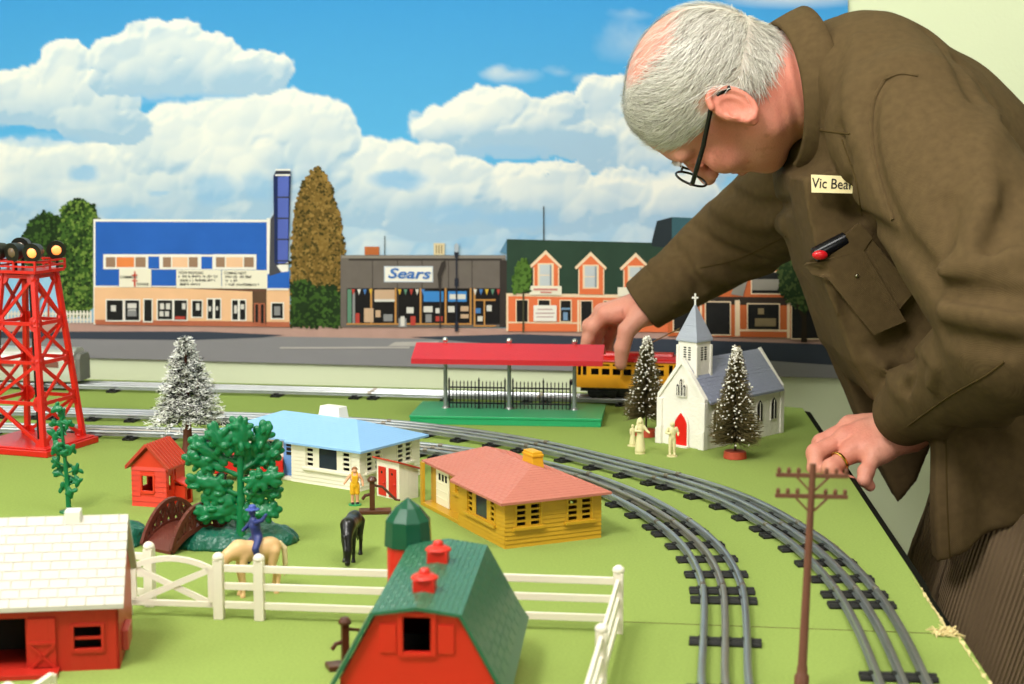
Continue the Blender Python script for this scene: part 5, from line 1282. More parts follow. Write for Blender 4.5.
# posters and goods seen in the shop windows
rnd = random.Random(2); ps = []
for x0, y0, x1, y1, c_ in ((112, 305, 117, 311, 0), (128.5, 303, 137.5, 308, 0), (128.5, 310, 137.5, 316, 3), (129, 309, 137, 310, 0), (161, 303, 165, 309, 0), (167, 303, 171, 309, 0), (160.5, 311, 164.5, 316, 0), (166, 311, 170, 316, 0), (176, 316, 186, 319, 1), (183, 303, 186.5, 309, 0), (197, 303, 200.5, 310, 0), (209.5, 306, 212, 311, 0), (217, 306, 219, 310, 0), (235, 305, 238, 313, 0), (241.5, 304, 245, 309, 0), (275, 306, 281, 315, 3)): ps.append((R4(x0, y0, x1, y1, .008), c_))
flat('shop_display', ps, [pm('disp_white', '#d8d4cc'), pm('disp_red', '#b8443a'), pm('disp_blue', '#4a7ab8'), pm('disp_grey', '#8c8c8c')], cin, 13)
tow = flat('sign_tower', [(R4(267.5, 218, 289, 290), 1), ([(274, 176), (277, 170), (290, 169), (291.5, 172), (289, 262), (275, 266)], 2), ([(278.5, 177), (289.5, 176), (288.5, 262), (278.5, 264)], 0), ([(268, 274), (290, 271), (290, 288), (268, 288)], 4)] + [(R4(277, y, 290, y + 1.4), 3) for y in (196.5, 217.5, 238.5)] + [(R4(276, 169 + k * 2.6, 291, 170.6 + k * 2.6), 3 if k % 2 else 1) for k in range(3)] + [(R4(277, 260 + k * 3, 290, 261.4 + k * 3), 3) for k in range(2)] + [([(271, 219), (275, 213), (275, 262), (282, 272), (270, 276)], 5)], [pm('tower_blue', '#5566b8', .15, 30), M_pwhite, pm('tower_navy', '#1f2c58', .2), M_ink, M_blue, pm('tower_shade', '#4a4a50')], cin, 11)
# ---- department store
M_store = mat('print_store_grey', '#6d655f', rough=.75, var=.15, vscale=50, spec=.15); M_stored = pm('store_dark', '#3a3431', .2)
sto = flat('printed_department_store', [(R4(341, 255, 506, 327, .0), 0), (R4(342, 255.5, 506, 258, .0), 2), (R4(349, 258.5, 502, 260.5), 1), (R4(500, 260, 507, 327), 1), (R4(347, 288, 501, 324.5), 1)] + [(R4(x, 260, x + .7, 288), 1) for x in (372.5, 397.5, 422, 448.5, 472)], [M_store, M_stored, pm('store_light', '#8c857c')], back, 7)
flat('roof_unit', [R4(365, 246.5, 379.5, 254.8)], pm('unit_orange', '#b8683a'), back, 7); flat('roof_unit', [(R4(434, 243, 445, 254.8), 0), *[(R4(436 + 2.6 * i, 245, 437.4 + 2.6 * i, 253.5), 1) for i in range(3)]], [pm('unit_cream', '#d8c8a4'), pm('unit_vent', '#a08f6c')], back, 7)
flat('aerial', [R4(384.6, 236, 385.4, 255)], M_ink, back, 6)
flat('store_sign', [(R4(384.5, 266, 433.5, 282), 1), (R4(385.5, 267, 432.5, 281), 0)], [M_pwhite, pm('sign_edge', '#c4ccd8')], sto, 9)
ptext('Sears', 409, 273.8, 10.2, pm('sign_blue', '#4a78bc', .05), sto, 12, .5, .25, wpx=43)
disp = []
cl = [pm('disp_white', '#d8d4cc'), pm('disp_red', '#b8443a'), pm('disp_blue', '#4a7ab8'), pm('disp_grey', '#8c8c8c'), pm('frame_wood', '#c08a4c'), pm('disp_yellow', '#d8b040'), pm('disp_banner', '#3f86cc'), pm('store_glass', '#1c1a1a', .5), pm('disp_tan', '#c8a88a'), pm('disp_green', '#5f8a72')]
for x0, x1 in ((348, 371), (374, 396), (399, 420), (423, 445), (448, 470), (475, 500)): disp.append((R4(x0, 288.5, x1, 323), 7))
for x in (371.6, 396, 421, 446, 471): disp.append((R4(x - .9, 288, x + .9, 324), 4))
disp += [(R4(347, 323, 472, 324.5), 4), (R4(484, 300, 485.5, 326), 4), (R4(474, 299, 496, 300.6), 4), (R4(474, 325, 496, 326.5), 4), (R4(474, 288, 475.8, 326), 4), (R4(348, 289, 352, 323), 9), (R4(353, 292, 355.5, 323), 3)]
disp += [(R4(375, 289.5, 395, 299), 8), (R4(375, 299, 395, 301.5), 0), (R4(424, 291, 444, 301.5), 6), (R4(448.5, 291, 467, 301.5), 6), (R4(450, 294, 466, 299), 0), (R4(364.5, 308, 374, 322), 8), (R4(356, 313, 360, 323), 1), (R4(376, 310, 381, 317), 8), (R4(384, 314, 393, 321), 3), (R4(407, 307, 414, 313), 0), (R4(411, 316, 416, 325), 1), (R4(399, 318, 407, 327), 3), (R4(401, 316, 405, 326), 0), (R4(424, 306, 433, 312), 0), (R4(436, 308, 441, 313), 0), (R4(436, 316, 443, 321), 1), (R4(448.5, 306, 455, 312), 0), (R4(461, 306, 469, 311), 8), (R4(461, 314, 469, 318), 8), (R4(476, 308, 481, 313), 2), (R4(487, 305, 492, 311), 0), (R4(478, 316, 483, 321), 0), (R4(426, 314, 432, 322), 3)]
pc = [1, 0, 2, 5, 9]
for i in range(26):
    x = 352 + i * 5.8
    if not (374 < x < 396 or 424 < x < 470): disp.append(([(x, 289), (x + 3.6, 289), (x + 1.8, 295)], pc[i % 5]))
flat('shop_window_display', disp, cl, sto, 9)
M_lampp = pm('street_lamp', '#2a2e3a', .1)
flat('printed_street_lamp', [(R4(456.4, 252, 457.8, 326), 0), ([(454.5, 252), (459.5, 252), (458.3, 258), (455.8, 258)], 0), ([(454.8, 245), (457, 242.5), (459.4, 245), (459, 252), (455, 252)], 1), (R4(455.4, 321, 458.8, 331), 0), (R4(455.2, 278, 459, 286), 0)], [M_lampp, pm('lamp_globe', '#aab4c0')], back, 14)
flat('lamp_shadow', [[(438, 274), (442, 262), (446, 260), (446, 266), (442, 276), (441.6, 290), (439.6, 290)], R4(440, 290, 441.6, 328)], M_stored, back, 13)
# ---- orange shops with green mansard roof
M_og = mat('print_roof_green', '#2f4638', rough=.75, var=.2, vscale=30, spec=.15); M_oo = pm('orange', '#e8784a', .06); M_ocr = pm('cream_trim', '#f0d6b4', .04)
orn = flat('printed_orange_shops', [([(507, 239), (668, 243), (668, 297), (507, 294)], 0), ([(500, 252), (507, 239.5), (507, 254)], 3), (R4(507, 294, 700, 331, .006), 1), ([(507, 293), (668, 295), (668, 298.5), (507, 296)], 2), (R4(507, 321.5, 585, 323, .01), 2), (R4(506.5, 293, 508.5, 331), 2), (R4(577.5, 300, 579.5, 332), 2), (R4(668, 300, 700, 333), 1)], [M_og, M_oo, M_ocr, pm('roof_side', '#5b86a4')], back, 7)
def dormer(x, y): 
    return flat('dormer', [([(x - 14.5, y + 16), (x, y + 1.5), (x + 16.5, y + 17), (x + 16.5, y + 19), (x, y + 5), (x - 14.5, y + 18.5)], 3), ([(x - 12.5, y + 16), (x, y + 3), (x + 13.5, y + 17), (x + 13.5, y + 42.5), (x - 12.5, y + 42)], 1), ([(x - 16, y + 15), (x, y - .5), (x + 16, y + 15.5), (x + 15, y + 18), (x, y + 3.5), (x - 14.5, y + 17.5)], 2), (R4(x - 8, y + 12.5, x + 8, y + 36.5), 2), (R4(x - 6, y + 14, x + 6, y + 35), 4), (R4(x - 6, y + 24, x + 6, y + 25), 2), (R4(x + 4, y + 14, x + 6, y + 35), 5), (R4(x - 12.5, y + 17, x - 11.3, y + 42), 2), (R4(x + 12.3, y + 17, x + 13.5, y + 42), 2)], [M_og, M_oo, M_ocr, pm('eave_shadow', '#232b28'), pm('pane_pale', '#c4ccd0', .1), pm('pane_grey', '#8f9aa4')], orn, 10)
dormer(546, 250.5); dormer(591, 252); dormer(636, 253)
s1 = flat('shop_sign', [R4(530, 285.5, 562, 294.5, .01), R4(618, 287, 640, 296)], pm('sign_white', '#efe9d4', .02), orn, 13); flat('sign_print', [R4(534, 288, 558, 290, .01), R4(541, 291.2, 552, 292.8, .01)], pm('sign_rose', '#d08a80'), orn, 15)
windows(orn, [(517, 300, 528, 321.5), (539, 300, 550, 306), (561, 300.5, 571, 321), (604.5, 301, 616, 320), (640, 302, 660, 322)], M_ocr, 10); windows(orn, [(581.5, 301, 592, 330)], M_ocr, 10, nm='door')
flat('window_notice', [R4(534, 305, 557, 321)], M_pwhite, orn, 13); flat('notice_print', [R4(538, 308.5, 553, 309.6), R4(536, 312.3, 555, 313.4), R4(537, 316, 554, 317)], pm('notice_ink', '#c4a4a4'), orn, 14)
flat('window_goods', [R4(561.5, 307.5, 570.5, 309.5), R4(563.5, 312, 568, 320), R4(605.5, 304, 615, 306), R4(606, 309, 615, 318)], pm('disp_blue2', '#7898b8', .3), orn, 12)
leafy('printed_street_tree', [(519, 262), (526, 258), (531, 270), (530, 290), (514, 292), (514, 276)], [mat('print_sapling', '#587a34', rough=.8, var=.5, vscale=40, spec=.1), M_tg], 15, 9, 90, 3); flat('printed_trunk', [R4(523, 290, 524.6, 332)], pm('sapling_trunk', '#4c4a34'), back, 15)
flat('aerial', [R4(543.3, 206, 544.4, 241)], M_ink, back, 6)
# ---- the far corner shop, mostly behind the man's arm
cor = flat('printed_corner_shop', [([(652, 241), (657, 221), (672, 217), (700, 219), (700, 252), (652, 246)], 0), ([(672, 217), (800, 222), (800, 262), (672, 258)], 4), (R4(668, 252, 848, 336, .01), 1), (R4(668, 296, 848, 304, .01), 3), (R4(668, 258, 848, 264, .01), 3), (R4(735, 300, 740, 336), 2), (R4(787, 296, 790, 338), 2), (R4(700, 300, 702, 336), 2), (R4(735, 329, 790, 331, .01), 2)], [pm('corner_roof', '#2a3338', .2), pm('corner_orange', '#c8683a', .1), M_ocr, pm('corner_dark', '#3a3028', .3), pm('corner_teal', '#3b5f68', .15)], back, 8)
windows(cor, [(748, 304, 779, 329), (752, 272, 785, 293), (674, 300, 697, 331), (706, 302, 730, 334), (792, 302, 848, 338)], M_ocr, 10)
flat('awning', [[(740, 270), (750, 272), (743, 296), (731, 294)], R4(752, 279, 786, 290)], pm('awning_grey', '#8f8a80', .2), cor, 12); flat('window_goods', [R4(755, 318, 776, 326), R4(758, 308, 764, 314)], pm('disp_tan2', '#8a7a5c', .4), cor, 12)
leafy('printed_street_tree', [(790, 240), (806, 236), (822, 250), (826, 276), (816, 300), (806, 312), (794, 306), (780, 290), (778, 262)], [M_tgd, mat('print_tree_olive', '#41502a', rough=.8, var=.5, vscale=30, spec=.1)], 13, 12, 500, 2.8); flat('printed_trunk', [[(803, 296), (806, 296), (807, 342), (801, 342)], [(803, 320), (794, 300), (796, 299), (805, 316)]], pm('trunk_dark', '#2c2418'), back, 13)
# =====================================================================  THE MAN
RT = Vector((640, 2050, -850))
man = thing('person', 'grey-haired man in olive shirt and glasses leaning over, one hand on the yellow trolley', 'person', RT)
MOFF = Matrix.Translation(-RT / 1000)
V3 = lambda *a: np.array(a, float)
def nrm(v): return v / np.linalg.norm(v)
# ---- head frame: crown to the left, face down
hU = nrm(V3(-.96, -.10, .26)); hF = V3(-.10, .36, -.93); hF = nrm(hF - hU * (hF @ hU)); hL = np.cross(hU, hF)
HR = np.stack([hL, hF, hU], 1); HS = .955; H0 = G(714, 95, 2050)
def hw(x, y, z): return H0 + HR @ (np.array([x, y, z], float) * HS)
def hl(p): return ((p - H0) @ HR) / HS
def head(p):
    q = hl(p); m = q * np.array([1, 1, 1.]); m[:, 0] = np.abs(m[:, 0])
    d = ell(q, (0, -8, 34), (76, 98, 80)); d = smin(d, ell(q, (0, -26, 6), (73, 76, 72)), 26)
    d = smin(d, ell(q, (0, 24, -44), (60, 64, 68)), 30)
    d = smin(d, cone(m, (50, 2, -66), (14, 52, -92), 20, 17), 24); d = smin(d, ell(q, (0, 57, -94), (22, 18, 16)), 18)
    d = smin(d, ell(m, (40, 62, -30), (22, 20, 22)), 16)
    d = smin(d, cone(m, (8, 82, 24), (44, 72, 22), 12, 10), 14)
    d = smax(d, -ell(m, (33, 96, 2), (17, 14, 13)), 14); d = smin(d, sph(m, (32, 74, 2), 13), 3)
    d = smin(d, cone(m, (22, 84, 9), (44, 80, 8), 3.2, 2.6), 4); d = smin(d, cone(m, (22, 84, -8), (43, 80, -7), 3, 2.6), 4)
    d = smin(d, cone(q, (0, 86, 12), (0, 108, -30), 8, 11), 9); d = smin(d, ell(m, (9, 98, -33), (8, 9, 7)), 5); d = smax(d, -sph(m, (6, 101, -41), 3.4), 3)
    d = smin(d, cone(m, (0, 90, -58), (20, 82, -61), 5, 3.2), 5); d = smin(d, cone(m, (0, 89, -69), (18, 82, -68), 5.6, 3), 5); d = smax(d, -cone(m, (0, 96, -63.5), (24, 84, -64.5), 1.6, 1.2), 2)
    # neck
    d = smin(d, cone(q, (0, -34, -40), (0, -56, -150), 62, 66), 30)
    d = d + .9 * np.sin(q[:, 2] * .34 + q[:, 1] * .22 + 2 * fbm(q * .03, 2, 3)) * np.clip((-q[:, 2] - 52) / 20, 0, 1) * np.clip((-q[:, 1] + 10) / 30, 0, 1)
    # ear: cupped plate, curled rim, lobe, hollow
    A = V3(76, -14, -4); ex = nrm(V3(.82, -.55, .05)); ez = nrm(V3(.05, -.16, 1)); ey = np.cross(ez, ex); r = (m - A) @ np.stack([ex, ey, ez], 1)
    r[:, 0] -= 12
    e = ell(r, (0, 0, 0), (6, 19, 32)); e = smin(e, ell(r, (-1, 6, -27), (6, 9, 11)), 5)
    e = smax(e, -ell(r, (8, 3, -2), (9, 11, 19)), 3); e = smax(e, -ell(r, (4, 6, -3), (9, 6, 8)), 2)
    an = np.linspace(-2.2, 2.3, 11); rim = [(4.5, -18 * math.cos(a) * 1.0, 30 * math.sin(a) + 1) for a in an]
    e = smin(e, chain(r, rim, [4.0] * 11), 2.5); e = smin(e, ell(r, (4, 13, -4), (3.5, 4, 7)), 3); e = smax(e, -sph(r, (5, 9, -4), 5), 2)
    e = smin(e, ell(r, (-10, 5, -2), (9, 12, 20)), 7)
    return smin(d, e, 4) * HS
def hand(p, W, A, fingers, thumb, rp=13):
    """palm from the wrist to the knuckles, five separate digits"""
    d = cone(p, A, W, 34, 26); mc = [f[0] for f in fingers]
    for i, f in enumerate(fingers): d = smin(d, cone(p, W + (f[0] - W) * .08, f[0], 20, rp - (1.5 if i == 3 else 0)), 12)
    for i in range(3): d = smin(d, cone(p, (mc[i] * .75 + W * .25), (mc[i + 1] * .75 + W * .25), 12, 12), 10)
    d = smin(d, cone(p, W + (thumb[0] - W) * .2, thumb[0], 19, 15), 12)
    for i, f in enumerate(fingers):
        s_ = (1, 1.05, 1, .86)[i]; R_ = [11.2, 10.2, 9.0, 7.6]
        fd = chain(p, f, [x * s_ for x in R_[:len(f)]], 3); d = smin(d, fd, 3.5)
        d = smin(d, sph(p, f[0] + V3(0, 0, 3.5), 10.5 * s_), 6)
        d = smin(d, sph(p, f[1], 10.6 * s_), 4)
    d = smin(d, chain(p, thumb, [15, 12.6, 11, 9][:len(thumb)], 3), 5)
    # tendons and veins on the back of the hand
    for f in fingers: d = smin(d, cone(p, W + V3(0, 0, 20), f[0] + V3(0, 0, 10), 3, 3), 8)
    return d + fbm(p * .09, 3, 4) * 1.6
LW = G(912, 428, 2000); LA = G(975, 384, 1845)
LF = [[G(849, 428, 2035), G(821, 443, 2032), G(817, 456, 2020), G(831, 466, 2012)],
      [G(845, 439, 2015), G(816, 453, 2008), G(815, 467, 1998), G(831, 474, 1995)],
      [G(851, 453, 1995), G(831, 468, 1982), G(837, 480, 1978), G(851, 482, 1980)],
      [G(873, 458, 1980), G(866, 472, 1970), G(864, 480, 1966), G(870, 486, 1970)]]
LT = [G(881, 426, 2052), G(859, 430, 2078), G(841, 442, 2080), G(833, 450, 2072)]
RW = G(650, 306, 2440); RA = G(705, 262, 2430)
RF = [[G(606, 315, 2452), G(593, 327, 2462), G(588, 339, 2468), G(585, 347, 2471)],
      [G(602, 314, 2472), G(590, 326, 2486), G(588, 340, 2491), G(588, 352, 2492)],
      [G(606, 316, 2490), G(598, 330, 2503), G(596, 344, 2505), G(596, 354, 2504)],
      [G(616, 321, 2504), G(610, 334, 2514), G(608, 346, 2514), G(608, 354, 2512)]]
RT_ = [G(640, 316, 2425), G(627, 330, 2418), G(622, 348, 2421), G(621, 364, 2425)]
lh = lambda p: hand(p, LW, LA, LF, LT); rh = lambda p: hand(p, RW, RA, RF, RT_, 12.5)
def inner(p):
    y = p.copy(); y[:, 1] = (y[:, 1] - 2080) / 1.3 + 2080
    d = chain(y, [G(880, 125, 2080), G(915, 185, 2080), G(1010, 310, 2080), G(1090, 400, 2080)], [70, 100, 105, 105], 40)
    d = smin(d, chain(p, [G(915, 130, 1910), G(1018, 330, 1700), LA], [55, 46, 36]), 30); d = smin(d, chain(p, [G(800, 190, 2270), G(735, 235, 2420), RA], [50, 42, 36]), 30)
    for a in LEGS: d = smin(d, chain(p, a, [88, 62, 48, 40]), 20)
    return d
LEGS = [[G(1070, 470, 2005), V3(548, 1950, -330), V3(600, 1970, -700), V3(605, 1975, -800)], [G(1040, 450, 2160), V3(570, 2175, -330), V3(640, 2190, -700), V3(645, 2195, -800)]]
parts = []
parts.append(nets(head, H0 - 175, H0 + V3(190, 175, 175), 2.3))
parts.append(nets(lh, np.min([f for F in LF for f in F] + [LW], 0) - 30, np.max([f for F in LF for f in F] + [LW, LT[1]], 0) + V3(60, 30, 40), 1.7))
parts.append(nets(rh, np.min([f for F in RF for f in F] + [RW, RT_[1]], 0) - 25, np.max([f for F in RF for f in F] + [RW], 0) + V3(50, 25, 40), 1.8))
parts.append(nets(inner, V3(230, 1650, -830), V3(960, 2520, 520), 9))
vv, ff, o_ = [], [], 0
for v, f in parts: vv.append(v); ff.append(f + o_); o_ += len(v)
BALD = nrm(V3(.42, -.30, .86))
def bald_amt(q):
    """1 inside the bald crown, 0 where hair grows"""
    n = q / np.linalg.norm(q, axis=1)[:, None]; n2_ = fbm(q * .035, 3, 8) * .12
    c = nrm(V3(.12, -.40, 1)); e = n - (n @ c)[:, None] * c
    return np.clip((.50 - np.hypot(e[:, 0] * 1.0, e[:, 1] * .95) + n2_) / .14, 0, 1) * (n @ c > 0)
def hair_amt(q):
    """1 where hair grows: back and sides of the head, above the ears"""
    x, y, z = np.abs(q[:, 0]), q[:, 1], q[:, 2]
    line = np.where(y < -22, -52 + np.clip(y + 95, 0, 60) * .30, np.where(y < 22, 4 + (y + 22) * .1, 12 + (y - 22) * .62)); line = np.where((y >= -42) & (y < -22), -34 + (y + 42) * 3.0, line)
    h = np.clip((z - line) / 7, 0, 1) * np.clip((72 - y + (z - 60) * .35) / 9, 0, 1)
    return h * (1 - bald_amt(q)) * np.clip((80 - x) / 3, 0, 1)
SK = srgb(217, 158, 134) if 'srgb' in globals() else V3(.69, .34, .24)
def skin_cols(v):
    n = fbm(v * .025, 4, 5)[:, None]; f = fbm(v * .12, 3, 6)[:, None]
    c = np.array(lin('#d4947f')[:3])[None] * (1 + n * .35); red = np.array(lin('#c46f5e')[:3])
    c = c * (1 - np.clip(.35 + n * 1.6, 0, .8)) + red * np.clip(.35 + n * 1.6, 0, .8)
    spots = np.clip((f - .16) * 9, 0, 1) * .45; c = c * (1 - spots) + np.array(lin('#a5654a')[:3]) * spots
    q = hl(v); near = np.linalg.norm(q, axis=1) < 190
    hcol = np.array(lin('#c8c3b8')[:3]); a = (hair_amt(q) * near)[:, None] * .9; b = (bald_amt(q) * near)[:, None]
    c = c * (1 - b * .75) + np.array(lin('#e0988a')[:3]) * b * .75
    e = np.clip((np.abs(q[:, 0]) - 78) / 8, 0, 1)[:, None] * near[:, None]; c = c * (1 - e * .4) + np.array(lin('#d47a66')[:3]) * e * .4
    c = c * (1 - a) + hcol * a
    lips = (np.clip(1 - np.hypot(q[:, 0] / 24, (q[:, 2] + 64) / 9), 0, 1) * (q[:, 1] > 76) * near)[:, None]; c = c * (1 - lips * .6) + np.array(lin('#b4564e')[:3]) * lips * .6
    return c
M_skin = attr_mat('skin', rough=.5, spec=.35, bump=.5, bscale=420, sss=.06, mul=.08)
body = np_obj('body', np.concatenate(vv), np.concatenate(ff), M_skin, man, MOFF, skin_cols)

# ---- hair: fine combed strands
hv, hf = parts[0]; hq = hl(hv); ha = hair_amt(hq); rnd = np.random.RandomState(3)
fn_ = np.cross(hv[hf[:, 1]] - hv[hf[:, 0]], hv[hf[:, 2]] - hv[hf[:, 0]]); vn = np.zeros_like(hv)
for k in range(4): np.add.at(vn, hf[:, k], fn_)
vn /= np.maximum(np.linalg.norm(vn, axis=1)[:, None], 1e-9)
ok = np.nonzero((ha > .35) & (np.abs(hq[:, 0]) < 84))[0]; pick = rnd.choice(ok, 10000)
fine = np.nonzero((ha > .02) & (ha <= .35) | ((bald_amt(hq) > .6) & (np.abs(hq[:, 0]) < 70) & (hq[:, 2] > 40)))[0]; pick = np.concatenate([pick, rnd.choice(fine, 500)])
mb_v = []; mb_f = []; mb_m = []
for i in pick:
    q = hq[i]; n = vn[i]; thin = ha[i] <= .35
    bl = min(max((q[1] + 96) / 70, 0), 1); fl = V3(0, .75, .55) * bl + V3(np.sign(q[0]) * .3, .6, .3) * (1 - bl)
    if q[2] < -6: fl = fl * .35 + V3(0, .45, -.35)
    fl = fl + V3(0, 1, 0) * .5 * math.sin(q[2] * .06) + rnd.normal(0, .11, 3); t = HR @ fl; t = nrm(t - n * (t @ n)); sd = np.cross(n, t)
    ln = rnd.uniform(22, 40) * (.7 if q[2] < 0 else 1) * (.5 if thin else 1); wv = rnd.uniform(-1, 1) * .25; w_ = rnd.uniform(.28, .5) * (.6 if thin else 1); lift = rnd.uniform(.8, 2.8)
    base = hv[i] - n * .5 + rnd.normal(0, .8, 3); o = len(mb_v)
    for k in range(5):
        f = k / 4; c = base + t * ln * f + sd * ln * wv * f * f + n * (lift * math.sin(min(f * 1.5, 1) * PI / 2) * 1.6 - ln * ln * .0046 * f * f)
        e = sd * w_ * (1 - f * .75); mb_v += [c - e, c + e]
    for k in range(4): mb_f.append((o + 2 * k, o + 2 * k + 1, o + 2 * k + 3, o + 2 * k + 2)); mb_m.append(rnd.choice(3, p=[.58, .29, .13]) if k == 0 else mb_m[-1])
ho = np_obj('hair', np.array(mb_v), [list(map(int, f)) for f in mb_f], mat('hair_light', '#dedad0', rough=.4), man, MOFF, None, False)
ho.data.materials.append(mat('hair_grey', '#b8b3a8', rough=.45)); ho.data.materials.append(mat('hair_dark', '#857f76', rough=.45)); ho.data.polygons.foreach_set('material_index', mb_m)
# eyebrows
for sg in (-1, 1):
    mb = MB()
    for _ in range(90):
        x = rnd.uniform(16, 50); b = hw(sg * x, 92 - (x - 16) * .36, 22 + rnd.uniform(-3, 3)); e = b + HR @ V3(sg * rnd.uniform(2, 7), rnd.uniform(1, 5), rnd.uniform(-1, 3)); mb.bar(b, e, .5)
    mb.build('eyebrow', MATS['hair_grey'], man, M=MOFF)

# ---- glasses
M_frame = mat('glasses_black', '#121212', rough=.25)
gl = MB(); 
def ringpts(cx, cz, a, b, n=28): return [hw(cx + a * math.cos(2 * PI * k / n), 108 - abs(cx + a * math.cos(2 * PI * k / n)) * .12, cz + b * math.sin(2 * PI * k / n)) for k in range(n + 1)]
for sg in (-1, 1): gl.tube(ringpts(sg * 34, -2, 27, 20), 1.5, 8)
gl.tube([hw(-9, 107, 4), hw(0, 110, 6), hw(9, 107, 4)], 1.6, 8)
g_o = gl.build('glasses', M_frame, man, smooth=True, M=MOFF)
for sg in (-1, 1):
    MB().tube([hw(sg * 60, 101, 2), hw(sg * 76, 92, 4), hw(sg * 83, 40, 9), hw(sg * 84, 0, 15), hw(sg * 83, -16, 18), hw(sg * 82, -30, 14), hw(sg * 80, -40, 2)], [2.2, 3, 3, 2.8, 3.2, 3.8, 3.2], 10).build('temple_arm', M_frame, g_o, smooth=True)
m_ = bpy.data.materials.new('lens_glass'); m_.use_nodes = True; b_ = m_.node_tree.nodes['Principled BSDF']; b_.inputs['Transmission Weight'].default_value = 1; b_.inputs['Roughness'].default_value = 0; b_.inputs['IOR'].default_value = 1.1; b_.inputs['Base Color'].default_value = (.95, .97, .97, 1)
for sg in (-1, 1):
    r_ = ringpts(sg * 34, -2, 26, 19)[:-1]; MB().add([tuple(x) for x in r_] + [tuple(x + HR @ V3(0, 1, 0)) for x in r_], [list(range(28))[::-1], list(range(28, 56))] + [[i, (i + 1) % 28, 28 + (i + 1) % 28, 28 + i] for i in range(28)]).build('lens', m_, g_o, M=MOFF)

# ---- shirt
def XZ(pts, d): return [(lambda g: (g[0], g[2]))(G(x, y, d)) for x, y in pts]
PANEL = XZ([(792, 176), (815, 170), (890, 230), (990, 330), (1000, 440), (945, 436), (905, 420), (872, 396), (845, 356), (816, 280), (797, 215)], 2010)
PANELF = XZ([(812, 290), (900, 320), (945, 420), (922, 483), (903, 508), (880, 462), (856, 408), (830, 348)], 2205)
HEM = XZ([(942, 380), (1130, 370), (1150, 500), (1060, 524), (1024, 534), (985, 552), (946, 572), (941, 500)], 1890)
SLN = [G(906, 128, 1900), G(972, 230, 1775), G(1020, 322, 1690)]; SLF = [G(1024, 334, 1690), G(964, 375, 1830), G(902, 415, 1975)]
SRU = [G(815, 185, 2265), G(738, 236, 2415), G(642, 306, 2442)]
def sleeve_end(p, a, b, cut=0):
    n = nrm(b - a); return (p - b) @ n - cut
NA1 = nrm(V3(-.126, 0, .99)); NA2 = nrm(V3(.17, -.98, .02)); NK = np.cross(NA1, NA2); NK = nrm(NK if NK[0] > 0 else -NK); NC = G(780, 96, 2046)
def shirt0(p, arms=True):
    y = p.copy(); y[:, 1] = (y[:, 1] - 2085) / 1.2 + 2085
    d = chain(y, [G(866, 104, 2085), G(910, 172, 2085), G(995, 290, 2085), G(1090, 400, 2085)], [112, 146, 150, 132], 30)
    d = smin(d, chain(p, [G(872, 95, 2000), G(905, 122, 1925)], [86, 88]), 50); d = smin(d, chain(p, [G(850, 100, 2170), G(845, 150, 2275)], [90, 84]), 50)
    d = smax(d, 14 - (p - NC) @ NK, 8)
    pn = np.maximum(spoly(p[:, [0, 2]], PANEL) + 14, np.abs(p[:, 1] - 2050) - 100); d = smin(d, pn - 14, 26)
    pf = np.maximum(spoly(p[:, [0, 2]], PANELF) + 8, np.abs(p[:, 1] - 2205) - 16); d = smin(d, pf - 8, 10)
    hm = np.maximum(spoly(p[:, [0, 2]], HEM) + 10, np.abs(p[:, 1] - 1896) - 8); d = smin(d, hm - 10, 10)
    far = smax(chain(p, SRU, [78, 64, 38]), sleeve_end(p, SRU[1], SRU[2]), 6); d = smin(d, far, 18)
    if arms:
        near = smin(chain(p, SLN, [88, 86, 78]), chain(p, SLF, [76, 58, 36]), 9); near = smax(near, sleeve_end(p, SLF[1], SLF[2]), 6)
        d = smin(d, near, 4)
    # neck opening
    d = smax(d, -cone(p, NC - NK * 150, NC - NK * 45, 92, 84), 8)
    return d
def cast(fn, pxs, lo=1500., hi=2700.):
    r = np.array([tuple(ray(x, y)) for x, y in pxs]); t = np.full(len(r), lo); o = V3(0, 0, CH * 1000)
    for _ in range(90):
        d = fn(o + r * t[:, None]); t = np.minimum(t + d * .7, hi)
        if np.abs(d).max() < .3: break
    p = o + r * t[:, None]; e = 1.5
    g = np.stack([fn(p + np.eye(3)[k] * e) - fn(p - np.eye(3)[k] * e) for k in range(3)], 1); g /= np.maximum(np.linalg.norm(g, axis=1)[:, None], 1e-9)
    return p, g
def dens(pts, step=6):
    return [tuple(q) for q in spline(pts, step)]
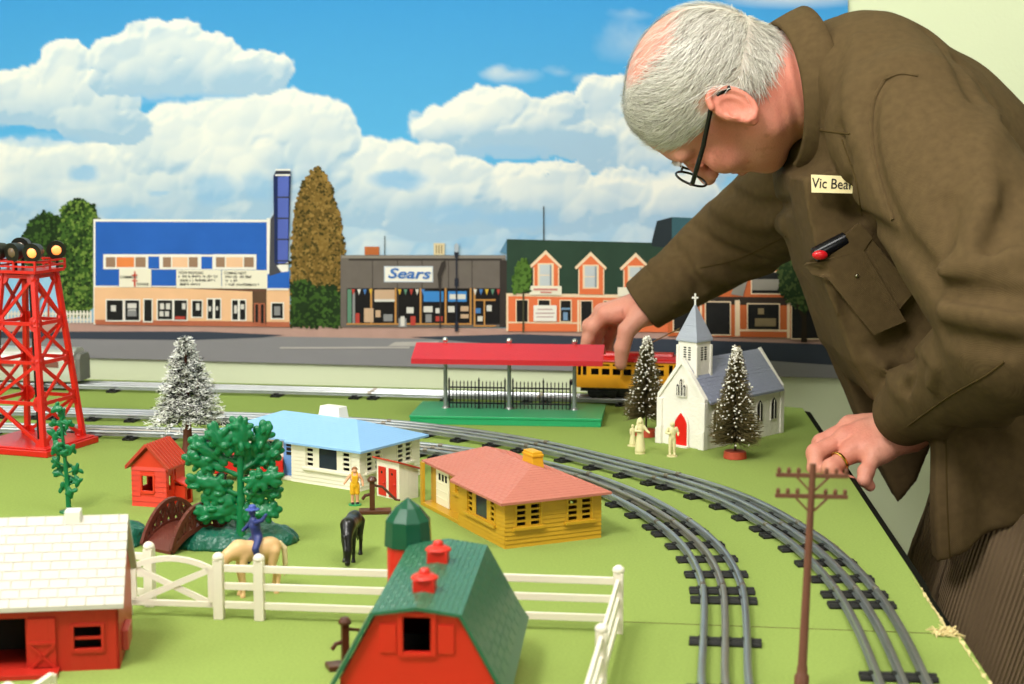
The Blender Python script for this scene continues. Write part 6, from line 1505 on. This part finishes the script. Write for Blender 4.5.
# folds: (photo trace, depth, radius), minus = groove, plus = ridge
FOLDS = [([(938, 284), (962, 291), (990, 294), (1030, 296)], -17, 11), ([(945, 272), (980, 266), (1030, 258)], 12, 17), ([(946, 311), (972, 314), (1000, 320), (1040, 326)], 14, 14), ([(950, 298), (985, 303), (1030, 309)], -8, 9),
         ([(940, 332), (970, 344), (1010, 348)], -11, 12), ([(905, 352), (914, 364), (911, 380), (906, 390)], -14, 8), ([(925, 350), (935, 366), (930, 385)], 5, 12), ([(965, 258), (972, 235), (985, 205)], 9, 18), ([(990, 255), (1002, 228), (1012, 190)], -7, 14), ([(936, 268), (945, 240), (948, 205)], -5, 16), ([(884, 80), (872, 104), (872, 145), (882, 186), (902, 232), (930, 268)], -8, 10),
         ([(1000, 120), (985, 160), (990, 200)], 4, 24), ([(960, 60), (985, 90), (1005, 130)], -5, 14), ([(925, 30), (950, 55), (975, 100)], -5, 12), ([(860, 40), (850, 90), (856, 140)], 4, 18), ([(840, 130), (850, 170), (852, 212)], -4, 12),
         ([(860, 214), (880, 230), (910, 250), (935, 285)], -9, 14), ([(918, 320), (905, 345), (870, 350)], -5, 16), ([(870, 355), (890, 372), (900, 392)], 5, 16), ([(845, 300), (856, 345), (876, 395)], -4, 12),
         ([(690, 225), (715, 245), (760, 262)], -7, 12), ([(715, 205), (745, 222), (785, 226)], 6, 16), ([(672, 245), (690, 268), (700, 290)], -6, 11), ([(730, 190), (755, 205), (790, 205)], -6, 12), ([(652, 262), (668, 280), (676, 300)], 5, 12), ([(700, 270), (730, 280), (770, 270)], 5, 14),
         ([(960, 430), (985, 470), (990, 530)], -6, 18), ([(1005, 420), (1024, 460), (1030, 500)], 6, 20), ([(945, 430), (956, 480), (960, 545)], 3, 14)]
fold_c = []
for tr, dp, r in FOLDS:
    p, g = cast(shirt0, dens(tr, 14)); fold_c.append((p, dp, r))
def shirt(p):
    d = shirt0(p)
    for c, dp, r in fold_c:
        b0, b1_ = c.min(0) - r * 3, c.max(0) + r * 3; m = ((p > b0) & (p < b1_)).all(1)
        if not m.any(): continue
        q = p[m]; e = np.full(len(q), 1e9)
        for i in range(len(c) - 1): e = np.minimum(e, cone(q, c[i], c[i + 1], 0, 0))
        d[m] -= 1.9 * dp * np.exp(-(e / (.75 * r)) ** 2 * 1.2)
    return d + fbm(p * np.array([.016, .016, .012]), 3, 12) * 9 + fbm(p * .05, 2, 15) * 1.6
M_shirt = mat('olive_twill', '#55452d', rough=.92, var=.25, vscale=110, spec=.1, kind='twill', kscale=1 / .0022, kdist=.25, bump=.25, bscale=900)
v, f = nets(shirt, V3(120, 1560, -220), V3(930, 2560, 600), 4.6)
sh = np_obj('shirt', v, f, M_shirt, man, MOFF)
# seams and stitched edges
def seam(px, r=1.0, off=.3, m=None, nm='seam', step=5, flat_=None):
    p, g = cast(shirt, dens(px, step)); return MB().tube([tuple(a + b * off) for a, b in zip(p, g)], r, 6).build(nm, m or M_shirt, sh, smooth=True)
M_thread = mat('shirt_seam', '#4a3c22', rough=.95, spec=.05)
seam([(884, 80), (873, 104), (872, 145), (882, 186), (893, 220)], 2.4); seam([(918, 76), (900, 74), (884, 80)], 2.0)
seam([(1004, 362), (985, 376), (950, 396), (908, 426)], 1.0, .2, M_thread); seam([(820, 130), (832, 132), (850, 134)], 1.2, .2, M_thread); seam([(842, 140), (856, 180), (862, 216)], .9, .2, M_thread)
seam([(946, 440), (947, 500), (950, 562)], .9, .2, M_thread); seam([(700, 268), (740, 258), (786, 236)], 1.0, .2, M_thread)
# cuff band
def cuff(a, b, rr, L, nm):
    n = nrm(b - a); u = nrm(np.cross(n, V3(0, 0, 1))); w_ = np.cross(n, u); mb = MB(); N = 36; prof = [(-L, rr[0]), (-L + 1.5, rr[0] + 2.2), (-3, rr[1] + 2.2), (0, rr[1] + 1), (.5, rr[1] - 2), (-3, rr[1] - 3.5), (-L, rr[0] - 4)]
    vs = [tuple(b + n * s_ + (u * math.cos(2 * PI * k / N) + w_ * math.sin(2 * PI * k / N)) * r) for s_, r in prof for k in range(N)]
    mb.add(vs, [(i * N + k, i * N + (k + 1) % N, (i + 1) * N + (k + 1) % N, (i + 1) * N + k) for i in range(len(prof) - 1) for k in range(N)])
    c_ = mb.build(nm, M_shirt, sh, smooth=True, M=None)
    mb = MB(); vs = [tuple(b + n * s_ + (u * math.cos(2 * PI * k / N) + w_ * math.sin(2 * PI * k / N)) * r) for s_, r in ((1.2, rr[1] - 1.2), (1.2, rr[1] - 5), (-10, rr[1] - 6), (-10, rr[1] - 2)) for k in range(N)]
    mb.add(vs, [(i * N + k, i * N + (k + 1) % N, (i + 1) * N + (k + 1) % N, (i + 1) * N + k) for i in range(3) for k in range(N)])
    mb.build('cuff_lining', mat('cuff_lining', '#20242a', rough=.9), c_, smooth=True)
cuff(SLF[1], SLF[2], (40, 36), 42, 'cuff'); cuff(SRU[1], SRU[2], (42, 38), 40, 'cuff')
# collar: stand and folded flap round the neck
def ringat(s_, r1, r2, th): return NC + NK * s_ + NA1 * (r1 * .93 - 3) * math.cos(th) + NA2 * r2 * math.sin(th)
mb = MB(); N = 56; prof = [(30, 80, 72), (14, 86, 78), (2, 91, 83), (-2, 95, 87), (1, 99, 91), (12, 104, 97), (26, 110, 104), (38, 114, 109), (39, 111, 106), (26, 106, 100), (12, 99, 92), (4, 93, 86)]
vs = []
for s_, r1, r2 in prof:
    for k in range(N + 1):
        th = PI + .30 + (2 * PI - .6) * k / N; e = abs(k / N - .5) * 2
        ex_ = (9 * max(0, (e - .55) / .45) ** 1.5, 10 * max(0, (e - .7) / .3)) if s_ > 20 and r1 > 100 else (0, 0)
        vs.append(tuple(ringat(s_ + ex_[0], r1 + ex_[1], r2 + ex_[1], th)))
mb.add(vs, [(i * (N + 1) + k, i * (N + 1) + k + 1, (i + 1) * (N + 1) + k + 1, (i + 1) * (N + 1) + k) for i in range(len(prof) - 1) for k in range(N)])
mb.build('collar', M_shirt, sh, smooth='full')
# chest pocket patch, flap strip, snap
def patch(name, quad, m, off, th, parent, nu=16, nv=16, fn=shirt):
    """cloth patch laid on the shirt: quad corners in photo px, clockwise from top left"""
    q = np.array(quad, float); uv = [(i / nu, j / nv) for j in range(nv + 1) for i in range(nu + 1)]
    pts = [tuple(q[0] * (1 - a) * (1 - b) + q[1] * a * (1 - b) + q[2] * a * b + q[3] * (1 - a) * b) for a, b in uv]
    p, g = cast(fn, pts)
    for _ in range(2):
        G_ = p.reshape(nv + 1, nu + 1, 3); S = G_.copy(); S[1:-1, 1:-1] = (G_[:-2, 1:-1] + G_[2:, 1:-1] + G_[1:-1, :-2] + G_[1:-1, 2:]) / 4; p = S.reshape(-1, 3)
    t = p + g * off; b = p + g * (off - th); n = len(p); mb = MB(); id_ = lambda i, j, k: k * n + j * (nu + 1) + i
    fs = []
    for j in range(nv):
        for i in range(nu): fs += [(id_(i, j, 0), id_(i + 1, j, 0), id_(i + 1, j + 1, 0), id_(i, j + 1, 0)), (id_(i, j, 1), id_(i, j + 1, 1), id_(i + 1, j + 1, 1), id_(i + 1, j, 1))]
    bd = [(i, 0) for i in range(nu)] + [(nu, j) for j in range(nv)] + [(i, nv) for i in range(nu, 0, -1)] + [(0, j) for j in range(nv, 0, -1)]
    for k in range(len(bd)): a_, b_ = bd[k], bd[(k + 1) % len(bd)]; fs.append((id_(*a_, 0), id_(*a_, 1), id_(*b_, 1), id_(*b_, 0)))
    mb.add([tuple(x) for x in t] + [tuple(x) for x in b], fs); return mb.build(name, m, parent, smooth=True, M=None)
CH0 = lambda p: shirt0(p, False)
pk = patch('chest_pocket', [(812, 263), (858, 222), (915, 290), (876, 332)], M_shirt, 9, 7, sh, fn=CH0)
fl = patch('pocket_placket', [(812, 263), (860, 221), (872, 236), (862, 250)], M_shirt, 10.5, 2, pk, 12, 8, CH0)
patch('pocket_strip', [(814, 263), (862, 250), (904, 320), (872, 334)], M_shirt, 10.8, 1.6, pk, fn=CH0)
p, g = cast(CH0, [(855, 275)]); MB().ball(tuple(p[0] + g[0] * 11), 2.2, 12, 8).build('snap_button', mat('snap_metal', '#8a8470', rough=.25, metal=1), pk, smooth=True)
# name badge pinned to the shirt
bq = [(811, 174.5), (853.5, 176.5), (854.5, 193.5), (811.5, 192.5)]; p, g = cast(CH0, bq); nb = nrm(g.mean(0)); ctr = p.mean(0) - nrm(np.array(tuple(ray(832, 184)))) * 26
tocam = nrm(V3(0, 0, CH * 1000) - ctr); nb = nrm(nb * .35 + tocam * .65)
c4 = []
for (x, y) in bq:
    r = np.array(tuple(ray(x, y))); o = V3(0, 0, CH * 1000); t = ((ctr - o) @ nb) / (r @ nb); c4.append(o + r * t)
mb = MB(); mb.add([tuple(c) for c in c4] + [tuple(c - nb * 2) for c in c4], [(0, 1, 2, 3), (7, 6, 5, 4), (0, 4, 5, 1), (1, 5, 6, 2), (2, 6, 7, 3), (3, 7, 4, 0)])
bd = mb.build('name_badge', mat('badge_cream', '#ead9a8', rough=.4, var=.02), sh); bd['label'] = 'cream name badge with dark lettering'
ux = nrm(c4[1] - c4[0]); uy = nrm(np.cross(nb, ux)); mc = np.mean(c4, 0) + nb * .4; bw = np.linalg.norm(c4[1] - c4[0])
Mt = Matrix(((ux[0], uy[0], nb[0], mc[0] / 1000), (ux[1], uy[1], nb[1], mc[1] / 1000), (ux[2], uy[2], nb[2], mc[2] / 1000), (0, 0, 0, 1)))
to = text_obj('badge_lettering', 'Vic Bear', 16, mat('badge_ink', '#2a2018', rough=.6), sh, Mt, .1, .12)
kk = bw / 1000 * .98 / (max(v.co.x for v in to.data.vertices) - min(v.co.x for v in to.data.vertices))
for v_ in to.data.vertices: v_.co.x *= kk
for o in sh.children:
    if o.name.startswith('badge_lettering'): pass
# ring and trousers, shoes
d_ = nrm(LF[2][1] - LF[2][0]); c_ = LF[2][0] * .45 + LF[2][1] * .55; u = nrm(np.cross(d_, V3(0, 0, 1))); w_ = np.cross(d_, u)
MB().tube([tuple(c_ + (u * math.cos(2 * PI * k / 24) + w_ * math.sin(2 * PI * k / 24)) * 11.6) for k in range(25)], 1.5, 8, flat=1.6).build('ring', mat('gold', '#d9b25a', rough=.2, metal=1), man, smooth=True, M=MOFF)
def trousers(p):
    d = None
    for a in LEGS:
        e = chain(p, a, [112, 92, 78, 74], 20); d = e if d is None else smin(d, e, 12)
    d = smin(d, ell(p, (LEGS[0][0] + LEGS[1][0]) / 2 + V3(10, 0, 40), (120, 190, 120)), 40); d = np.maximum(d, -p[:, 2] - 815)
    return d + fbm(p * np.array([.02, .02, .008]), 3, 7) * 12 + np.sin(p[:, 1] * .05 + p[:, 2] * .02) * 2
v, f = nets(trousers, V3(420, 1740, -830), V3(930, 2340, 260), 8)
M_cord = mat('brown_corduroy', '#75624c', rough=.95, var=.12, vscale=20, spec=.08)
nt = M_cord.node_tree; at_ = nt.nodes.new('ShaderNodeAttribute'); at_.attribute_name = 'rib'; pp = nt.nodes.new('ShaderNodeMath'); pp.operation = 'PINGPONG'; pp.inputs[1].default_value = .5
bp_ = nt.nodes.new('ShaderNodeBump'); bp_.inputs['Distance'].default_value = .004; nt.links.new(at_.outputs['Fac'], pp.inputs[0]); nt.links.new(pp.outputs[0], bp_.inputs['Height']); nt.links.new(bp_.outputs[0], nt.nodes['Principled BSDF'].inputs['Normal'])
tr_o = np_obj('trousers', v, f, M_cord, man, MOFF)
def leg_axis(a, z): zz = [q[2] for q in a][::-1]; return np.interp(z, zz, [q[0] for q in a][::-1]), np.interp(z, zz, [q[1] for q in a][::-1])
rib = np.zeros(len(v)); best = np.full(len(v), 1e9)
for a in LEGS:
    ax_, ay_ = leg_axis(a, v[:, 2]); dd_ = np.hypot(v[:, 0] - ax_, v[:, 1] - ay_); m_2 = dd_ < best; rib[m_2] = (np.arctan2(v[:, 1] - ay_, v[:, 0] - ax_) * 105 / 5.5)[m_2]; best = np.minimum(best, dd_)
tr_o.data.attributes.new('rib', 'FLOAT', 'POINT').data.foreach_set('value', rib.astype(np.float32))
for a in LEGS:
    x, y = a[3][0], a[3][1]
    sdf_obj('shoe', lambda p: np.maximum(smin(ell(p, (x - 60, y, -815), (130, 46, 48)), ell(p, (x, y, -800), (52, 42, 62)), 30), -p[:, 2] - 848), (x - 210, y - 70, -852), (x + 90, y + 70, -720), 6, mat('shoe_leather', '#1d1712', rough=.4), man, MOFF)
# case sticking out of the pocket: its own thing
p, g = cast(CH0, [(828, 254)]); dd = np.linalg.norm(p[0] - V3(0, 0, CH * 1000)) / np.linalg.norm(np.array(tuple(ray(828, 254)))) - 3
a_, b_ = G(813, 256, dd - 3), G(848, 238, dd - 2); mid = (a_ + b_) / 2
t = thing('pocket_case', 'black case with a bright red end sticking out of the shirt chest pocket', 'case', tuple(mid))
MB().tube([tuple(a_ - mid), tuple((a_ - mid) * .9), tuple((b_ - mid) * .85), tuple(b_ - mid)], [5, 9, 9, 5], 16).build('case', mat('case_black', '#0f1014', rough=.2), t, smooth=True)
r_ = G(820, 255, dd - 12) - mid
MB().ball(tuple(r_), (9, 5, 5.5), 14, 8).build('red_end', mat('case_red', '#c41a22', rough=.25), t, smooth=True)
# parts under the shirt sit in the shirt's own frame
# =====================================================================  CAMERA AND LIGHT
cam = bpy.data.cameras.new('camera'); co_ = bpy.data.objects.new('camera', cam); COL.objects.link(co_)
cam.sensor_width = 36; cam.lens = FPX / 1024 * 36; cam.clip_start = .02
co_.location = (0, 0, T + CH); co_.rotation_euler = (PI / 2 - PITCH, 0, 0)
cam.dof.use_dof = True; cam.dof.focus_distance = 1.85; cam.dof.aperture_fstop = 10
bpy.context.scene.camera = co_
w = bpy.data.worlds.new('world'); bpy.context.scene.world = w; w.use_nodes = True
w.node_tree.nodes['Background'].inputs[0].default_value = (.85, .92, 1, 1); w.node_tree.nodes['Background'].inputs[1].default_value = .35
def area(name, loc, tgt, size, power, col=(1, .95, .87), sy=None):
    l = bpy.data.lights.new(name, 'AREA'); l.energy = power * 1.42; l.size = size; l.color = col
    if sy: l.shape = 'RECTANGLE'; l.size_y = sy
    o = bpy.data.objects.new(name, l); COL.objects.link(o); o.location = loc
    o.rotation_euler = (Vector(tgt) - Vector(loc)).to_track_quat('-Z', 'Y').to_euler(); return o
area('ceiling_light', (-.7, .5, 2.6), (.1, 1.9, .95), .6, 38, (1, .97, .93))
area('ceiling_light', (.4, 1.2, 2.66), (.3, 1.9, .9), .9, 21, (1, .97, .93))
area('ceiling_light', (-1.3, 1.9, 2.66), (-1.0, 2.2, .9), .8, 10, (1, .97, .93))
area('window_light', (-2.6, .2, 1.9), (0, 1.8, .95), 1.4, 26, (1, .98, .96))
area('fill_light', (1.0, -1.0, 1.75), (.5, 2.0, .8), 1.2, 9, (1, .97, .94))
sc = bpy.context.scene
sc.view_settings.view_transform = 'Standard'; sc.view_settings.look = 'None'; sc.view_settings.exposure = 0
